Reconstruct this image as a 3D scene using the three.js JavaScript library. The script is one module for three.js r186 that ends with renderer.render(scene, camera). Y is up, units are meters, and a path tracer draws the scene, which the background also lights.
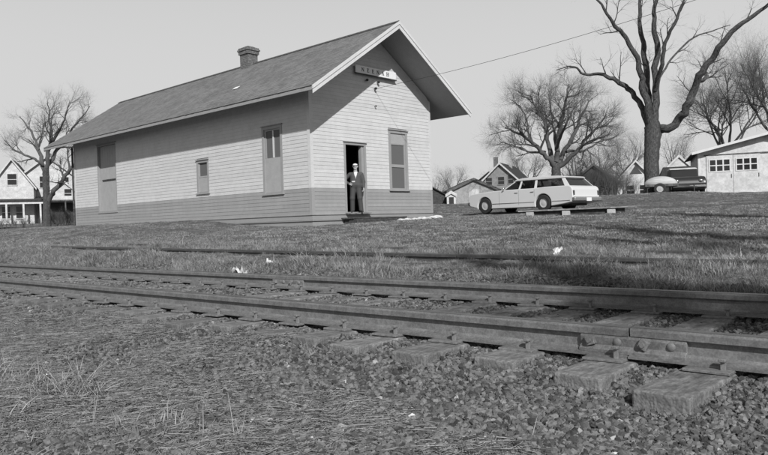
import * as THREE from 'three';
import { mergeGeometries, mergeVertices } from 'three/addons/utils/BufferGeometryUtils.js';
import { RoundedBoxGeometry } from 'three/addons/geometries/RoundedBoxGeometry.js';
import { TextGeometry } from 'three/addons/geometries/TextGeometry.js';
import { FontLoader } from 'three/addons/loaders/FontLoader.js';
import { MarchingCubes } from 'three/addons/objects/MarchingCubes.js';
import { createNoise2D, createNoise3D } from 'simplex-noise';

// ---------------------------------------------------------------- camera, sky, sun, exposure
const scene = new THREE.Scene();
const EYE = new THREE.Vector3(0, 0.48, 0);                       // a photographer crouching beside the rails
const RIGHT = new THREE.Vector3(0.73604357, -0.03220417, -0.6761677);
const UP = new THREE.Vector3(0.01974986, 0.99946414, -0.02610322);
const BACK = new THREE.Vector3(0.676646, 0.00585889, 0.73628518);
const camera = new THREE.PerspectiveCamera(35.9, 1024 / 607, 0.05, 2000);
camera.position.copy(EYE);
camera.quaternion.setFromRotationMatrix(new THREE.Matrix4().makeBasis(RIGHT, UP, BACK));

function clamp(x, a, b) { return Math.min(b, Math.max(a, x)); }
function sstep(a, b, x) { const t = clamp((x - a) / (b - a), 0, 1); return t * t * (3 - 2 * t); }
{ // pale clear sky, a little darker towards the zenith
  const w = 64, h = 256, d = new Float32Array(w * h * 4);
  for (let j = 0; j < h; j++) {
    const el = ((j + 0.5) / h - 0.5) * 180, t = Math.max(0, el) / 90;
    const l = 0.655 - 0.49 * sstep(0.12, 0.55, t);
    for (let i = 0; i < w; i++) d.set([l, l, l, 1], (j * w + i) * 4);
  }
  const t = new THREE.DataTexture(d, w, h, THREE.RGBAFormat, THREE.FloatType);
  t.mapping = THREE.EquirectangularReflectionMapping; t.magFilter = THREE.LinearFilter; t.needsUpdate = true;
  scene.background = t; scene.environment = t;
}
const SUN = new THREE.Vector3(1.32, 1.08, 1.0).normalize();
const sun = new THREE.DirectionalLight(0xffffff, 4.8);
sun.position.set(-12, 0, -14).addScaledVector(SUN, 80); sun.target.position.set(-12, 0, -14);
sun.castShadow = true; sun.shadow.radius = 1.2; sun.shadow.mapSize.set(4096, 4096);
Object.assign(sun.shadow.camera, { left: -60, right: 60, top: 60, bottom: -60, near: 1, far: 250 });
scene.add(sun, sun.target);

const renderer = new THREE.WebGLRenderer({ antialias: true });
renderer.setSize(1024, 607);
renderer.toneMapping = THREE.LinearToneMapping;
renderer.toneMappingExposure = 1.0;
renderer.shadowMap.enabled = true;

// ---------------------------------------------------------------- helpers
function makeRng(s) { return () => { s = (s + 0x6d2b79f5) | 0; let t = Math.imul(s ^ (s >>> 15), 1 | s); t = (t + Math.imul(t ^ (t >>> 7), 61 | t)) ^ t; return ((t ^ (t >>> 14)) >>> 0) / 4294967296; }; }
const noise2 = createNoise2D(makeRng(11)), noise3 = createNoise3D(makeRng(12));
const V = (x, y, z) => new THREE.Vector3(x, y, z);
const lerp = (a, b, t) => a + (b - a) * t;
const fbm = (x, y, o = 4) => { let s = 0, a = 0.5; for (let i = 0; i < o; i++) { s += a * noise2(x, y); x = x * 2.03 + 7.1; y = y * 2.03 - 3.7; a *= 0.5; } return s; };
const FOC = 702.35;                                               // focal length in photograph pixels
function at(px, py, depth) {                                      // a sighted point and its distance -> metres
  const a = (px - 384) / FOC, b = -(py - 227.5) / FOC;
  return EYE.clone().addScaledVector(RIGHT, a * depth).addScaledVector(UP, b * depth).addScaledVector(BACK, -depth);
}
function seen(p, margin = 0.12) {                                 // is a point worth modelling (in view, with a margin)?
  const q = p.clone().sub(EYE), d = -q.dot(BACK);
  if (d < 0.3) return false;
  const u = q.dot(RIGHT) / d * FOC / 384, v = q.dot(UP) / d * FOC / 227.5;
  return Math.abs(u) < 1 + margin && Math.abs(v) < 1 + margin * 1.5;
}
const depthOf = (p) => -p.clone().sub(EYE).dot(BACK);
const taken = new Map();
function numbered(n) { const k = taken.get(n) || 0; taken.set(n, k + 1); return k ? n + '_' + String(k).padStart(3, '0') : n; }
function tag(o, label, category, group, kind) { if (label) o.userData.label = label; if (category) o.userData.category = category; if (group) o.userData.group = group; if (kind) o.userData.kind = kind; return o; }
function thing(name, label, category, [x, y, z] = [0, 0, 0], turn = 0, group) {
  const o = new THREE.Group(); o.name = numbered(name); o.position.set(x, y, z); o.rotation.y = turn; scene.add(o);
  return tag(o, label, category, group);
}
function part(name, geo, m, parent = scene) {
  const o = new THREE.Mesh(geo, m); o.name = parent === scene ? numbered(name) : name; o.castShadow = o.receiveShadow = true; parent.add(o); return o;
}
function metricUV(g) {                                            // uv in metres by dominant normal
  const p = g.attributes.position, n = g.attributes.normal, uv = new Float32Array(p.count * 2);
  for (let i = 0; i < p.count; i++) {
    const ax = Math.abs(n.getX(i)), ay = Math.abs(n.getY(i)), az = Math.abs(n.getZ(i));
    let u, v;
    if (ay > ax && ay > az) { u = p.getX(i); v = p.getZ(i); } else if (ax > az) { u = p.getZ(i); v = p.getY(i); } else { u = p.getX(i); v = p.getY(i); }
    uv[i * 2] = u; uv[i * 2 + 1] = v;
  }
  g.setAttribute('uv', new THREE.BufferAttribute(uv, 2)); return g;
}
function box(x0, x1, y0, y1, z0, z1) { const g = new THREE.BoxGeometry(Math.abs(x1 - x0), Math.abs(y1 - y0), Math.abs(z1 - z0)); g.translate((x0 + x1) / 2, (y0 + y1) / 2, (z0 + z1) / 2); return metricUV(g); }
function rbox(x0, x1, y0, y1, z0, z1, r = 0.01, s = 2) { const g = new RoundedBoxGeometry(x1 - x0, y1 - y0, z1 - z0, s, r); g.translate((x0 + x1) / 2, (y0 + y1) / 2, (z0 + z1) / 2); return metricUV(g.index ? g : g); }
const QF = [[0, 1, 2, 3], [7, 6, 5, 4], [0, 4, 5, 1], [1, 5, 6, 2], [2, 6, 7, 3], [3, 7, 4, 0]];
function hexa(v) {                                                // eight corners (two quads) -> flat-shaded solid
  const pos = [], c = v.reduce((a, b) => a.add(b), V(0, 0, 0)).multiplyScalar(1 / 8);
  for (const q of QF) {
    const [a, b, cc, d] = q.map((i) => v[i]);
    const n = b.clone().sub(a).cross(cc.clone().sub(a)), m = a.clone().add(cc).multiplyScalar(0.5).sub(c);
    const o = n.dot(m) > 0 ? [a, b, cc, a, cc, d] : [a, cc, b, a, d, cc];
    for (const p of o) pos.push(p.x, p.y, p.z);
  }
  const g = new THREE.BufferGeometry(); g.setAttribute('position', new THREE.Float32BufferAttribute(pos, 3)); g.computeVertexNormals(); return metricUV(g);
}
function beam(a, b, w, h, up = V(0, 1, 0)) {                      // a rectangular bar from a to b
  const d = b.clone().sub(a).normalize(), s = d.clone().cross(up).normalize().multiplyScalar(w / 2), u = s.clone().cross(d).normalize().multiplyScalar(h / 2);
  const r = (p) => [p.clone().add(s).add(u), p.clone().sub(s).add(u), p.clone().sub(s).sub(u), p.clone().add(s).sub(u)];
  return hexa([...r(a), ...r(b)]);
}
function merge(list) {
  const l = list.map((g) => { const q = g.index ? g.toNonIndexed() : g; for (const k of Object.keys(q.attributes)) if (!['position', 'normal', 'uv', 'color'].includes(k)) q.deleteAttribute(k); return q; });
  return mergeGeometries(l);
}
function tubeInto(buf, pts, rad, sides) {                         // tapered tube appended to buf {p, n, uv, i}
  const base = buf.p.length / 3, n = pts.length; let len = 0;
  let prev = Math.abs(pts[1].y - pts[0].y) > 0.8 * pts[0].distanceTo(pts[1]) ? V(1, 0, 0) : V(0, 1, 0);
  for (let k = 0; k < n; k++) {
    const d = pts[Math.min(n - 1, k + 1)].clone().sub(pts[Math.max(0, k - 1)]).normalize();
    const a = prev.clone().addScaledVector(d, -prev.dot(d)).normalize(), b = d.clone().cross(a).normalize(); prev = a;
    if (k) len += pts[k].distanceTo(pts[k - 1]);
    for (let s = 0; s < sides; s++) {
      const t = s / sides * Math.PI * 2, c = Math.cos(t), q = Math.sin(t);
      const nx = a.x * c + b.x * q, ny = a.y * c + b.y * q, nz = a.z * c + b.z * q;
      buf.p.push(pts[k].x + nx * rad[k], pts[k].y + ny * rad[k], pts[k].z + nz * rad[k]); buf.n.push(nx, ny, nz); buf.uv.push(t * Math.max(0.05, rad[0]), len);
    }
  }
  for (let k = 0; k < n - 1; k++) for (let s = 0; s < sides; s++) {
    const a = base + k * sides + s, b = base + k * sides + (s + 1) % sides, c = a + sides, d = b + sides;
    buf.i.push(a, b, d, a, d, c);
  }
}
function bufGeo(b) { const g = new THREE.BufferGeometry(); g.setAttribute('position', new THREE.Float32BufferAttribute(b.p, 3)); g.setAttribute('normal', new THREE.Float32BufferAttribute(b.n, 3)); g.setAttribute('uv', new THREE.Float32BufferAttribute(b.uv, 2)); g.setIndex(b.i); return g; }
const newBuf = () => ({ p: [], n: [], uv: [], i: [] });
function tube(pts, r, sides = 6) { const b = newBuf(); tubeInto(b, pts, Array.isArray(r) ? r : pts.map(() => r), sides); return bufGeo(b); }
function cyl(a, b, r0, r1 = r0, sides = 12) { const g = new THREE.CylinderGeometry(r1, r0, a.distanceTo(b), sides); g.applyQuaternion(new THREE.Quaternion().setFromUnitVectors(V(0, 1, 0), b.clone().sub(a).normalize())); g.translate((a.x + b.x) / 2, (a.y + b.y) / 2, (a.z + b.z) / 2); return g; }

// periodic value noise for tiling textures
function tileNoise(seed, n) { const r = makeRng(seed), g = new Float32Array(n * n).map(() => r()); return (x, y) => { const X = ((x % n) + n) % n, Y = ((y % n) + n) % n, i = Math.floor(X), j = Math.floor(Y), fx = X - i, fy = Y - j, u = fx * fx * (3 - 2 * fx), v = fy * fy * (3 - 2 * fy), q = (a, b) => g[(b % n) * n + (a % n)]; return lerp(lerp(q(i, j), q(i + 1, j), u), lerp(q(i, j + 1), q(i + 1, j + 1), u), v); }; }
function tex(size, metres, fn, srgb = true) {
  const d = new Uint8Array(size * size * 4);
  for (let j = 0; j < size; j++) for (let i = 0; i < size; i++) { const l = clamp(fn(i / size, j / size), 0, 1) * 255; d.set([l, l, l, 255], (j * size + i) * 4); }
  const t = new THREE.DataTexture(d, size, size); t.wrapS = t.wrapT = THREE.RepeatWrapping; t.magFilter = THREE.LinearFilter; t.minFilter = THREE.LinearMipmapLinearFilter; t.generateMipmaps = true;
  if (srgb) t.colorSpace = THREE.SRGBColorSpace; t.repeat.set(1 / metres, 1 / metres); t.needsUpdate = true; return t;
}
const n8 = tileNoise(1, 8), n16 = tileNoise(2, 16), n32 = tileNoise(3, 32), n64 = tileNoise(4, 64), n128 = tileNoise(5, 128), n256 = tileNoise(6, 256);
const T = {
  grit: tex(512, 1.3, (u, v) => 0.62 + 0.5 * (n256(u * 256, v * 256) - 0.5) + 0.32 * (n64(u * 64, v * 64) - 0.5) + 0.25 * (n16(u * 16, v * 16) - 0.5)),
  gritB: tex(512, 1.3, (u, v) => 0.5 + 0.6 * (n128(u * 128, v * 128) - 0.5) + 0.5 * (n256(u * 256, v * 256) - 0.5), false),
  paint: tex(512, 2.3, (u, v) => 0.95 + 0.03 * (n16(u * 16, v * 16) - 0.5) + 0.03 * (n8(u * 8, v * 8) - 0.5) + 0.06 * (n256(u * 64, v * 256) - 0.5)),
  wood: tex(512, 0.9, (u, v) => 0.72 + 0.4 * (n256(u * 8, v * 256) - 0.5) + 0.3 * (n64(u * 4, v * 64) - 0.5) + 0.2 * (n16(u * 16, v * 16) - 0.5)),
  woodB: tex(512, 0.9, (u, v) => 0.5 + 0.7 * (n256(u * 8, v * 256) - 0.5) + 0.3 * (n64(u * 4, v * 64) - 0.5), false),
  tie: tex(512, 1.1, (u, v) => 0.78 + 0.16 * (n128(u * 6, v * 128) - 0.5) + 0.22 * (n16(u * 16, v * 16) - 0.5) + 0.25 * (n64(u * 32, v * 64) - 0.5) + 0.15 * (n256(u * 256, v * 256) - 0.5)),
  bark: tex(256, 0.8, (u, v) => 0.68 + 0.6 * (n64(u * 64, v * 8) - 0.5) + 0.3 * (n32(u * 32, v * 32) - 0.5)),
  barkB: tex(256, 0.8, (u, v) => 0.5 + 0.9 * (n64(u * 64, v * 8) - 0.5), false),
  rust: tex(512, 0.6, (u, v) => 0.7 + 0.12 * (n32(u * 32, v * 32) - 0.5) + 0.16 * (n128(u * 128, v * 128) - 0.5) + 0.1 * (n8(u * 8, v * 8) - 0.5)),
  stucco: tex(256, 3.1, (u, v) => 0.9 + 0.1 * (n8(u * 8, v * 8) - 0.5) + 0.1 * (n32(u * 32, v * 32) - 0.5) + 0.1 * (n128(u * 128, v * 128) - 0.5)),
};
const mat = (l, rough = 0.85, o = {}) => { const m = new THREE.MeshStandardMaterial({ roughness: rough, side: THREE.DoubleSide, ...o }); m.color.setRGB(l, l, l); return m; };
const M = {
  white: [0.56, 0.58, 0.545, 0.57].map((l) => mat(l, 0.7, { map: T.paint })),
  band: [0.30, 0.315, 0.285, 0.305].map((l) => mat(l, 0.7, { map: T.paint })),
  trimGrey: mat(0.30, 0.7, { map: T.paint }), trimWhite: mat(0.62, 0.65, { map: T.paint }), panel: mat(0.35, 0.75, { map: T.paint }),
  soffit: mat(0.30, 0.8, { map: T.paint }), shingle: mat(1, 0.95, { vertexColors: true }), sheath: mat(0.25, 0.9), inside: mat(0.16, 0.9), brick: mat(0.22, 0.95, { map: T.tie }),
  glass: new THREE.MeshPhysicalMaterial({ color: 0xc8c8c8, roughness: 0.06, transmission: 1, thickness: 0, ior: 1.5, side: THREE.DoubleSide }),
  pane: mat(0.02, 0.08, { metalness: 0 }), screen: mat(0.10, 0.8),
  wood: mat(0.10, 0.9, { map: T.wood, bumpMap: T.woodB, bumpScale: 0.004 }), oldWood: mat(0.20, 0.9, { map: T.wood, bumpMap: T.woodB, bumpScale: 0.006 }), paleWood: mat(0.36, 0.9, { map: T.wood, bumpMap: T.woodB, bumpScale: 0.004 }),
  rail: mat(0.31, 0.65, { map: T.rust }), railTop: mat(0.22, 0.38, { metalness: 0.6, map: T.rust }), bar: mat(0.36, 0.65, { map: T.rust }),
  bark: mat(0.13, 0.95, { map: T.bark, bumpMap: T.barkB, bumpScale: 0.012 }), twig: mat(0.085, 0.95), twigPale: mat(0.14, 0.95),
  black: mat(0.015, 0.7), rubber: mat(0.02, 0.85), chrome: mat(0.55, 0.18, { metalness: 1 }), wire: mat(0.03, 0.6),
  paintW: new THREE.MeshPhysicalMaterial({ color: new THREE.Color().setRGB(0.56, 0.56, 0.56), roughness: 0.4, clearcoat: 0.6, clearcoatRoughness: 0.12, side: THREE.DoubleSide }),
  paintD: new THREE.MeshPhysicalMaterial({ color: new THREE.Color().setRGB(0.02, 0.02, 0.02), roughness: 0.45, clearcoat: 0.4, clearcoatRoughness: 0.2, side: THREE.DoubleSide }),
  seat: mat(0.08, 0.9), hWhite: mat(0.62, 0.8, { map: T.stucco }), hGrey: mat(0.27, 0.85, { map: T.stucco }), hDark: mat(0.07, 0.9, { map: T.stucco }), roofDark: mat(0.075, 0.95, { map: T.grit }), roofGrey: mat(0.16, 0.95, { map: T.grit }),
  stone: mat(0.42, 0.9, { map: T.stucco }), paper: mat(0.75, 0.9), hedge: mat(0.05, 0.95),
};

// ---------------------------------------------------------------- ground
const PROF = [[-300, -1.2], [-60, -0.5], [0, -0.28], [1.8, -0.255], [2.3, -0.24], [2.55, -0.195], [2.75, -0.168], [4.7, -0.165], [5.05, -0.15], [5.5, -0.09], [6.1, 0.005], [8.2, 0.025], [10, 0.12], [13, 0.32], [16, 0.46], [22.6, 0.63], [25.2, 0.7], [28, 0.84], [32, 1.2], [38, 1.42], [45, 1.6], [60, 1.95], [90, 2.3], [160, 2.6], [700, 5]];
function prof(s) { let k = 0; while (k < PROF.length - 2 && s > PROF[k + 1][0]) k++; const [a, ya] = PROF[k], [b, yb] = PROF[k + 1]; return lerp(ya, yb, clamp((s - a) / (b - a), 0, 1)); }
function zone(x, z) {                                             // weights: 0 gravel, 1 short field grass, 2 rough grass, 3 bare drive
  const s = -z, n = 0.5 * fbm(x * 0.35, z * 0.35);
  const gravel = s < 5.3 + 0.5 * n ? 1 : 0;
  const drive = sstep(0.0, 0.25, 0.5 - Math.abs((s - 25.4 - 0.8 * n) / 3.6) + 0.1 * n) * sstep(-19.5, -18, x + n);
  return { gravel, drive, n };
}
function ground(x, z) {
  const s = -z;
  let y = prof(s);
  y += sstep(-19, -26, x) * 0.39 * sstep(9, 15.5, s) * (1 - 0.6 * sstep(24, 40, s) * sstep(-60, -30, x));
  y += clamp((-x - 2) * 0.0105, -0.05, 0.12) * sstep(5.2, 6.3, s) * (1 - sstep(9, 14, s));
  const d = Math.hypot(x, z);
  if (d < 90) {
    const amp = s < 5.2 ? (s > 2.5 && s < 4.9 ? 0.3 : 1) : 1.3;
    y += amp * (0.022 * noise2(x * 0.8, z * 0.8) + 0.010 * noise2(x * 2.7, z * 2.7) + (d < 14 ? 0.006 * noise2(x * 9, z * 9) : 0));
  }
  y += 0.25 * sstep(27, 31, s) * (1 - sstep(34, 40, s)) * sstep(-18, -15.5, x) * (1 - sstep(-12.5, -9, x));
  return y;
}
function graded(lo, hi, c, fine, grow) { const a = [c]; let v = c, st = fine; while (v < hi) { st = Math.max(fine, grow * (v - c)); v += st; a.push(v); } v = c; while (v > lo) { st = Math.max(fine, grow * (c - v)); v -= st; a.unshift(v); } return a; }
{
  const xs = graded(-700, 500, -2.5, 0.07, 0.026), zs = graded(-800, 300, -2.6, 0.07, 0.026);
  const nx = xs.length, nz = zs.length, pos = new Float32Array(nx * nz * 3), col = new Float32Array(nx * nz * 3), uv = new Float32Array(nx * nz * 2), idx = [];
  for (let j = 0; j < nz; j++) for (let i = 0; i < nx; i++) {
    const k = j * nx + i, x = xs[i], z = zs[j], q = zone(x, z), s = -z;
    pos.set([x, ground(x, z), z], k * 3); uv.set([x, z], k * 2);
    let l;
    if (q.gravel) l = s > 2.5 ? 0.105 : 0.15 + 0.05 * fbm(x * 0.9 + 4, z * 0.9, 3);
    else l = 0.155 + 0.05 * fbm(x * 0.22, z * 0.5 + 9, 4) + 0.04 * fbm(x * 1.4, z * 1.4, 3);
    l = lerp(l, 0.11 + 0.05 * fbm(x * 0.3, z * 0.9 + 30, 4), q.drive);
    if (s > 35 && s < 41 && x > -17) l = lerp(l, 0.27, sstep(0.05, 0.3, fbm(x * 0.25 + 2, z * 0.5, 3) + 0.12));
    l = clamp(l, 0.05, 0.4); col.set([l, l, l], k * 3);
  }
  for (let j = 0; j < nz - 1; j++) for (let i = 0; i < nx - 1; i++) { const a = j * nx + i; idx.push(a, a + nx, a + 1, a + 1, a + nx, a + nx + 1); }
  const g = new THREE.BufferGeometry(); g.setAttribute('position', new THREE.BufferAttribute(pos, 3)); g.setAttribute('color', new THREE.BufferAttribute(col, 3)); g.setAttribute('uv', new THREE.BufferAttribute(uv, 2)); g.setIndex(idx); g.computeVertexNormals();
  const m = mat(1.6, 0.95, { vertexColors: true, map: T.grit, bumpMap: T.gritB, bumpScale: 0.012 });
  tag(part('ground', g, m), 'ground of gravel by the rails and dry grass beyond', null, null, 'structure');
}

// ---------------------------------------------------------------- station building
const B = { x0: -36.35, x1: -18.03, z0: -16.03, z1: -22.60, yb: 0.3, zr: -19.315, ridge: 7.78, eave: 4.97, ez0: -15.06, ez1: -23.57, rx0: -37.65, rx1: -16.71, th: 0.15 };
const PAINT = 1.778, PITCH = 0.1314, slope = (B.ridge - B.eave) / (B.ez0 - B.zr);
const roofTop = (z) => B.ridge - Math.abs(z - B.zr) * slope, under = (z) => roofTop(z) - 0.17;
const station = thing('station_building', 'white clapboard railroad depot with grey lower band and wide eaves', 'train station', [(B.x0 + B.x1) / 2, 0, B.zr]);
const off = (g) => g.translate(-station.position.x, -station.position.y, -station.position.z);
const sp = (n, g, m, parent = station) => part(n, off(g), m, parent);
const SIDE = [{ u0: -33.77, u1: -31.84, y0: 1.46, y1: 4.75 }, { u0: -24.99, u1: -24.13, y0: 1.94, y1: 3.27 }, { u0: -20.64, u1: -19.49, y0: 1.68, y1: 4.13 }];
const GAB = [{ u0: 17.6, u1: 18.74, y0: 0.87, y1: 3.45 }, { u0: 20.01, u1: 21.11, y0: 1.76, y1: 4.06 }];
function holed(pts, holes, inset) {
  const s = new THREE.Shape(pts.map(([a, b]) => new THREE.Vector2(a, b)));
  for (const h of holes) { const p = new THREE.Path(); p.moveTo(h.u0 + inset, h.y0 + inset); p.lineTo(h.u0 + inset, h.y1 - inset); p.lineTo(h.u1 - inset, h.y1 - inset); p.lineTo(h.u1 - inset, h.y0 + inset); p.closePath(); s.holes.push(p); }
  return metricUV(new THREE.ExtrudeGeometry(s, { depth: B.th, bevelEnabled: false }));
}
const wallTop = under(B.z0) - 0.002;
const sideWall = sp('side_wall', holed([[B.x0, B.yb], [B.x1, B.yb], [B.x1, wallTop], [B.x0, wallTop]], SIDE, 0.06).translate(0, 0, B.z0 - B.th), M.sheath);
const uA = -B.z0 + B.th + 0.001, uB = -B.z1 - B.th - 0.001;
const gablePts = [[uA, B.yb], [uB, B.yb], [uB, under(-uB) - 0.002], [-B.zr, under(B.zr) - 0.002], [uA, under(-uA) - 0.002]];
const gableWall = sp('gable_wall', holed(gablePts, GAB, 0.06).rotateY(Math.PI / 2).translate(B.x1 - B.th - 0.001, 0, 0), M.sheath);
sp('end_wall', holed(gablePts, [], 0).rotateY(Math.PI / 2).translate(B.x0 + 0.001, 0, 0), M.white[0]);
sp('rear_wall', box(B.x0, B.x1, B.yb, wallTop, B.z1, B.z1 + B.th), M.white[0]);
sp('floor_deck', box(B.x0 + B.th, B.x1 - B.th, 0.74, 0.88, B.z1 + B.th, B.z0 - B.th), M.wood);
sp('inner_wall', box(B.x1 - 4.2, B.x1 - 4.1, 0.88, 5.3, B.z1 + B.th, B.z0 - B.th), M.inside);
sp('inner_ceiling', box(B.x1 - 4.1, B.x1 - B.th - 0.01, 4.6, 4.7, B.z1 + B.th, B.z0 - B.th), M.inside);
// clapboards, one mesh per board
const rngB = makeRng(77);
function clapRows(wall, map, uMin, uMax, holes, yTopAt) {
  const rows = []; for (let k = 0; k < 7; k++) rows.push([0.859 + k * PITCH, 0.859 + (k + 1) * PITCH, 0]);
  const top = yTopAt((uMin + uMax) / 2);
  for (let y = 0.859 + 7 * PITCH; y < top - 0.02; y += PITCH) rows.push([y, Math.min(top, y + PITCH), 1]);
  for (const [ya, yb, white] of rows) {
    const lim = (y) => { // where the rake cuts the row
      if (yTopAt(uMin) >= y) return [uMin, uMax];
      const half = (yTopAt((uMin + uMax) / 2) - y) / slope, c = (uMin + uMax) / 2; return [c - Math.max(0.01, half), c + Math.max(0.01, half)];
    };
    const [ba, bb] = lim(ya), [ta, tb] = lim(yb);
    let iv = [[ba, bb]];
    for (const h of holes) if (yb > h.y0 && ya < h.y1) iv = iv.flatMap(([a, b]) => h.u1 <= a || h.u0 >= b ? [[a, b]] : [[a, h.u0], [h.u1, b]].filter(([p, q]) => q - p > 0.02));
    for (const [a0, b0] of iv) {
      let a = a0;
      while (a < b0 - 0.01) {
        let b = a + 3.6 + rngB() * 2.6; if (b > b0 - 1.1) b = b0;
        const at_ = Math.max(a === ba ? ta : a, a), bt = Math.min(b === bb ? tb : b, b);
        const e = b === b0 ? 0 : 0.002, v = (u, y, t) => map(u, y, t);
        const j = 0.0015 * (rngB() - 0.5);
        sp('siding_board', hexa([v(a, ya, 0.017 + j), v(b - e, ya, 0.017 + j), v(bt - e, yb, 0.007), v(at_, yb, 0.007), v(a, ya, 0.001), v(b - e, ya, 0.001), v(bt - e, yb, 0.001), v(at_, yb, 0.001)]), (white ? M.white : M.band)[Math.floor(rngB() * 4)], wall);
        a = b;
      }
    }
  }
}
const mapS = (u, y, t) => V(u, y, B.z0 + t), mapG = (u, y, t) => V(B.x1 + t, y, -u);
clapRows(sideWall, mapS, B.x0 + 0.11, B.x1 - 0.11, SIDE, () => wallTop);
clapRows(gableWall, mapG, -B.z0 + 0.11, -B.z1 - 0.11, GAB, (u) => under(-u) - 0.004);
// corner boards, in the two paints
for (const [y0, y1, m] of [[0.862, PAINT, M.band[1]], [PAINT, under(B.z0) - 0.03, M.white[1]]]) {
  sp('corner_board', box(B.x1 - 0.11, B.x1 + 0.028, y0, y1, B.z0 + 0.001, B.z0 + 0.028), m);
  sp('corner_board', box(B.x1 + 0.001, B.x1 + 0.027, y0, y1, B.z0 - 0.11, B.z0), m);
  sp('corner_board', box(B.x0, B.x0 + 0.11, y0, y1, B.z0 + 0.001, B.z0 + 0.028), m);
  sp('corner_board', box(B.x1 + 0.001, B.x1 + 0.028, y0, y1 - 0.03, B.z1, B.z1 + 0.11), m);
}
// skirt boards and drip strips
for (const [y0, y1, t] of [[0.675, 0.842, 0.022], [0.30, 0.64, 0.012]]) {
  sp('skirt_board', box(B.x0, B.x1 + t, y0, y1, B.z0 + 0.001, B.z0 + t), M.band[0]);
  sp('skirt_board', box(B.x1 + 0.001, B.x1 + t - 0.001, y0, y1, B.z1, B.z0), M.band[2]);
}
for (const [y0, y1, t] of [[0.842, 0.860, 0.055], [0.640, 0.668, 0.06]]) {
  sp('drip_strip', box(B.x0, B.x1 + t, y0, y1, B.z0 + 0.001, B.z0 + t), M.trimGrey);
  sp('drip_strip', box(B.x1 + 0.001, B.x1 + t - 0.001, y0, y1, B.z1, B.z0), M.trimGrey);
}
// openings: casings, sash, panels
function casing(map, h, w, t, m, parent, sill = true) {
  const q = (u0, u1, y0, y1, t0, t1) => hexa([map(u0, y0, t0), map(u1, y0, t0), map(u1, y1, t0), map(u0, y1, t0), map(u0, y0, t1), map(u1, y0, t1), map(u1, y1, t1), map(u0, y1, t1)]);
  const g = [q(h.u0, h.u0 + w, h.y0, h.y1 - w, -0.1, t), q(h.u1 - w, h.u1, h.y0, h.y1 - w, -0.1, t), q(h.u0 - 0.002, h.u1 + 0.002, h.y1 - w, h.y1, -0.1, t + 0.002)];
  sp('frame', merge(g), m, parent);
  sp('drip_cap', q(h.u0 - 0.03, h.u1 + 0.03, h.y1, h.y1 + 0.03, 0.001, t + 0.045), m, parent);
  if (sill) sp('sill', q(h.u0 - 0.04, h.u1 + 0.04, h.y0 - 0.045, h.y0 + 0.0, -0.08, t + 0.05), m, parent);
  return q;
}
function opening(name, label) { const o = new THREE.Group(); o.name = name; if (label) o.userData.label = label; station.add(o); return o; }
{ // freight door
  const h = SIDE[0], o = opening('freight_door', 'tall grey freight door set into the side wall'), q = casing(mapS, h, 0.07, 0.012, M.trimGrey, o, false);
  const n = 7, w = (h.u1 - h.u0 - 0.14) / n;
  for (let k = 0; k < n; k++) { const a = h.u0 + 0.07 + k * w; sp('door_plank', q(a + 0.003, a + w - 0.003, h.y0 + 0.02, 3.02, -0.14, -0.10), M.panel, o); sp('door_plank', q(a + 0.003, a + w - 0.003, 3.025, h.y1 - 0.07, -0.15, -0.112), M.panel, o); }
  sp('door_backing', q(h.u0 + 0.07, h.u1 - 0.07, h.y0, h.y1 - 0.07, -0.2, -0.155), M.black, o);
  sp('door_rail', q(h.u0 + 0.35, h.u1 - 0.08, 3.0, 3.05, -0.099, -0.05), M.wood, o);
  sp('threshold', q(h.u0 - 0.03, h.u1 + 0.03, h.y0 - 0.05, h.y0 + 0.015, -0.12, 0.04), M.trimGrey, o);
}
{ // small half-boarded window
  const h = SIDE[1], o = opening('window', 'small grey framed window with one dark upper pane'), q = casing(mapS, h, 0.10, 0.03, M.trimGrey, o);
  sp('panel', q(h.u0 + 0.1, h.u1 - 0.1, h.y0, 2.58, -0.06, -0.02), M.panel, o);
  sp('sash', merge([q(h.u0 + 0.1, h.u0 + 0.16, 2.58, h.y1 - 0.1, -0.05, -0.01), q(h.u1 - 0.16, h.u1 - 0.1, 2.58, h.y1 - 0.1, -0.05, -0.01), q(h.u0 + 0.16, h.u1 - 0.16, 2.58, 2.63, -0.05, -0.01)]), M.panel, o);
  sp('pane', q(h.u0 + 0.16, h.u1 - 0.16, 2.63, h.y1 - 0.1, -0.045, -0.04), M.screen, o);
}
{ // tall window with two narrow panes over a boarded lower half
  const h = SIDE[2], o = opening('window', 'tall window with two narrow dark panes above a boarded lower half'), q = casing(mapS, h, 0.11, 0.03, M.trimGrey, o);
  const yM = 2.98, a = h.u0 + 0.11, b = h.u1 - 0.11, c = (a + b) / 2 + 0.03;
  sp('panel', q(a, b, h.y0, yM, -0.06, -0.015), M.panel, o);
  sp('sash', merge([q(a, a + 0.09, yM, h.y1 - 0.11, -0.05, -0.01), q(b - 0.06, b, yM, h.y1 - 0.11, -0.05, -0.01), q(a + 0.09, b - 0.06, h.y1 - 0.17, h.y1 - 0.11, -0.05, -0.01)]), M.trimGrey, o);
  sp('mullion', q(c - 0.03, c + 0.03, yM, h.y1 - 0.17, -0.05, -0.005), M.white[3], o);
  sp('pane', q(a + 0.09, c - 0.03, yM, h.y1 - 0.17, -0.045, -0.04), M.screen, o);
  sp('pane', q(c + 0.03, b - 0.06, yM, h.y1 - 0.17, -0.045, -0.04), M.screen, o);
}
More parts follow.
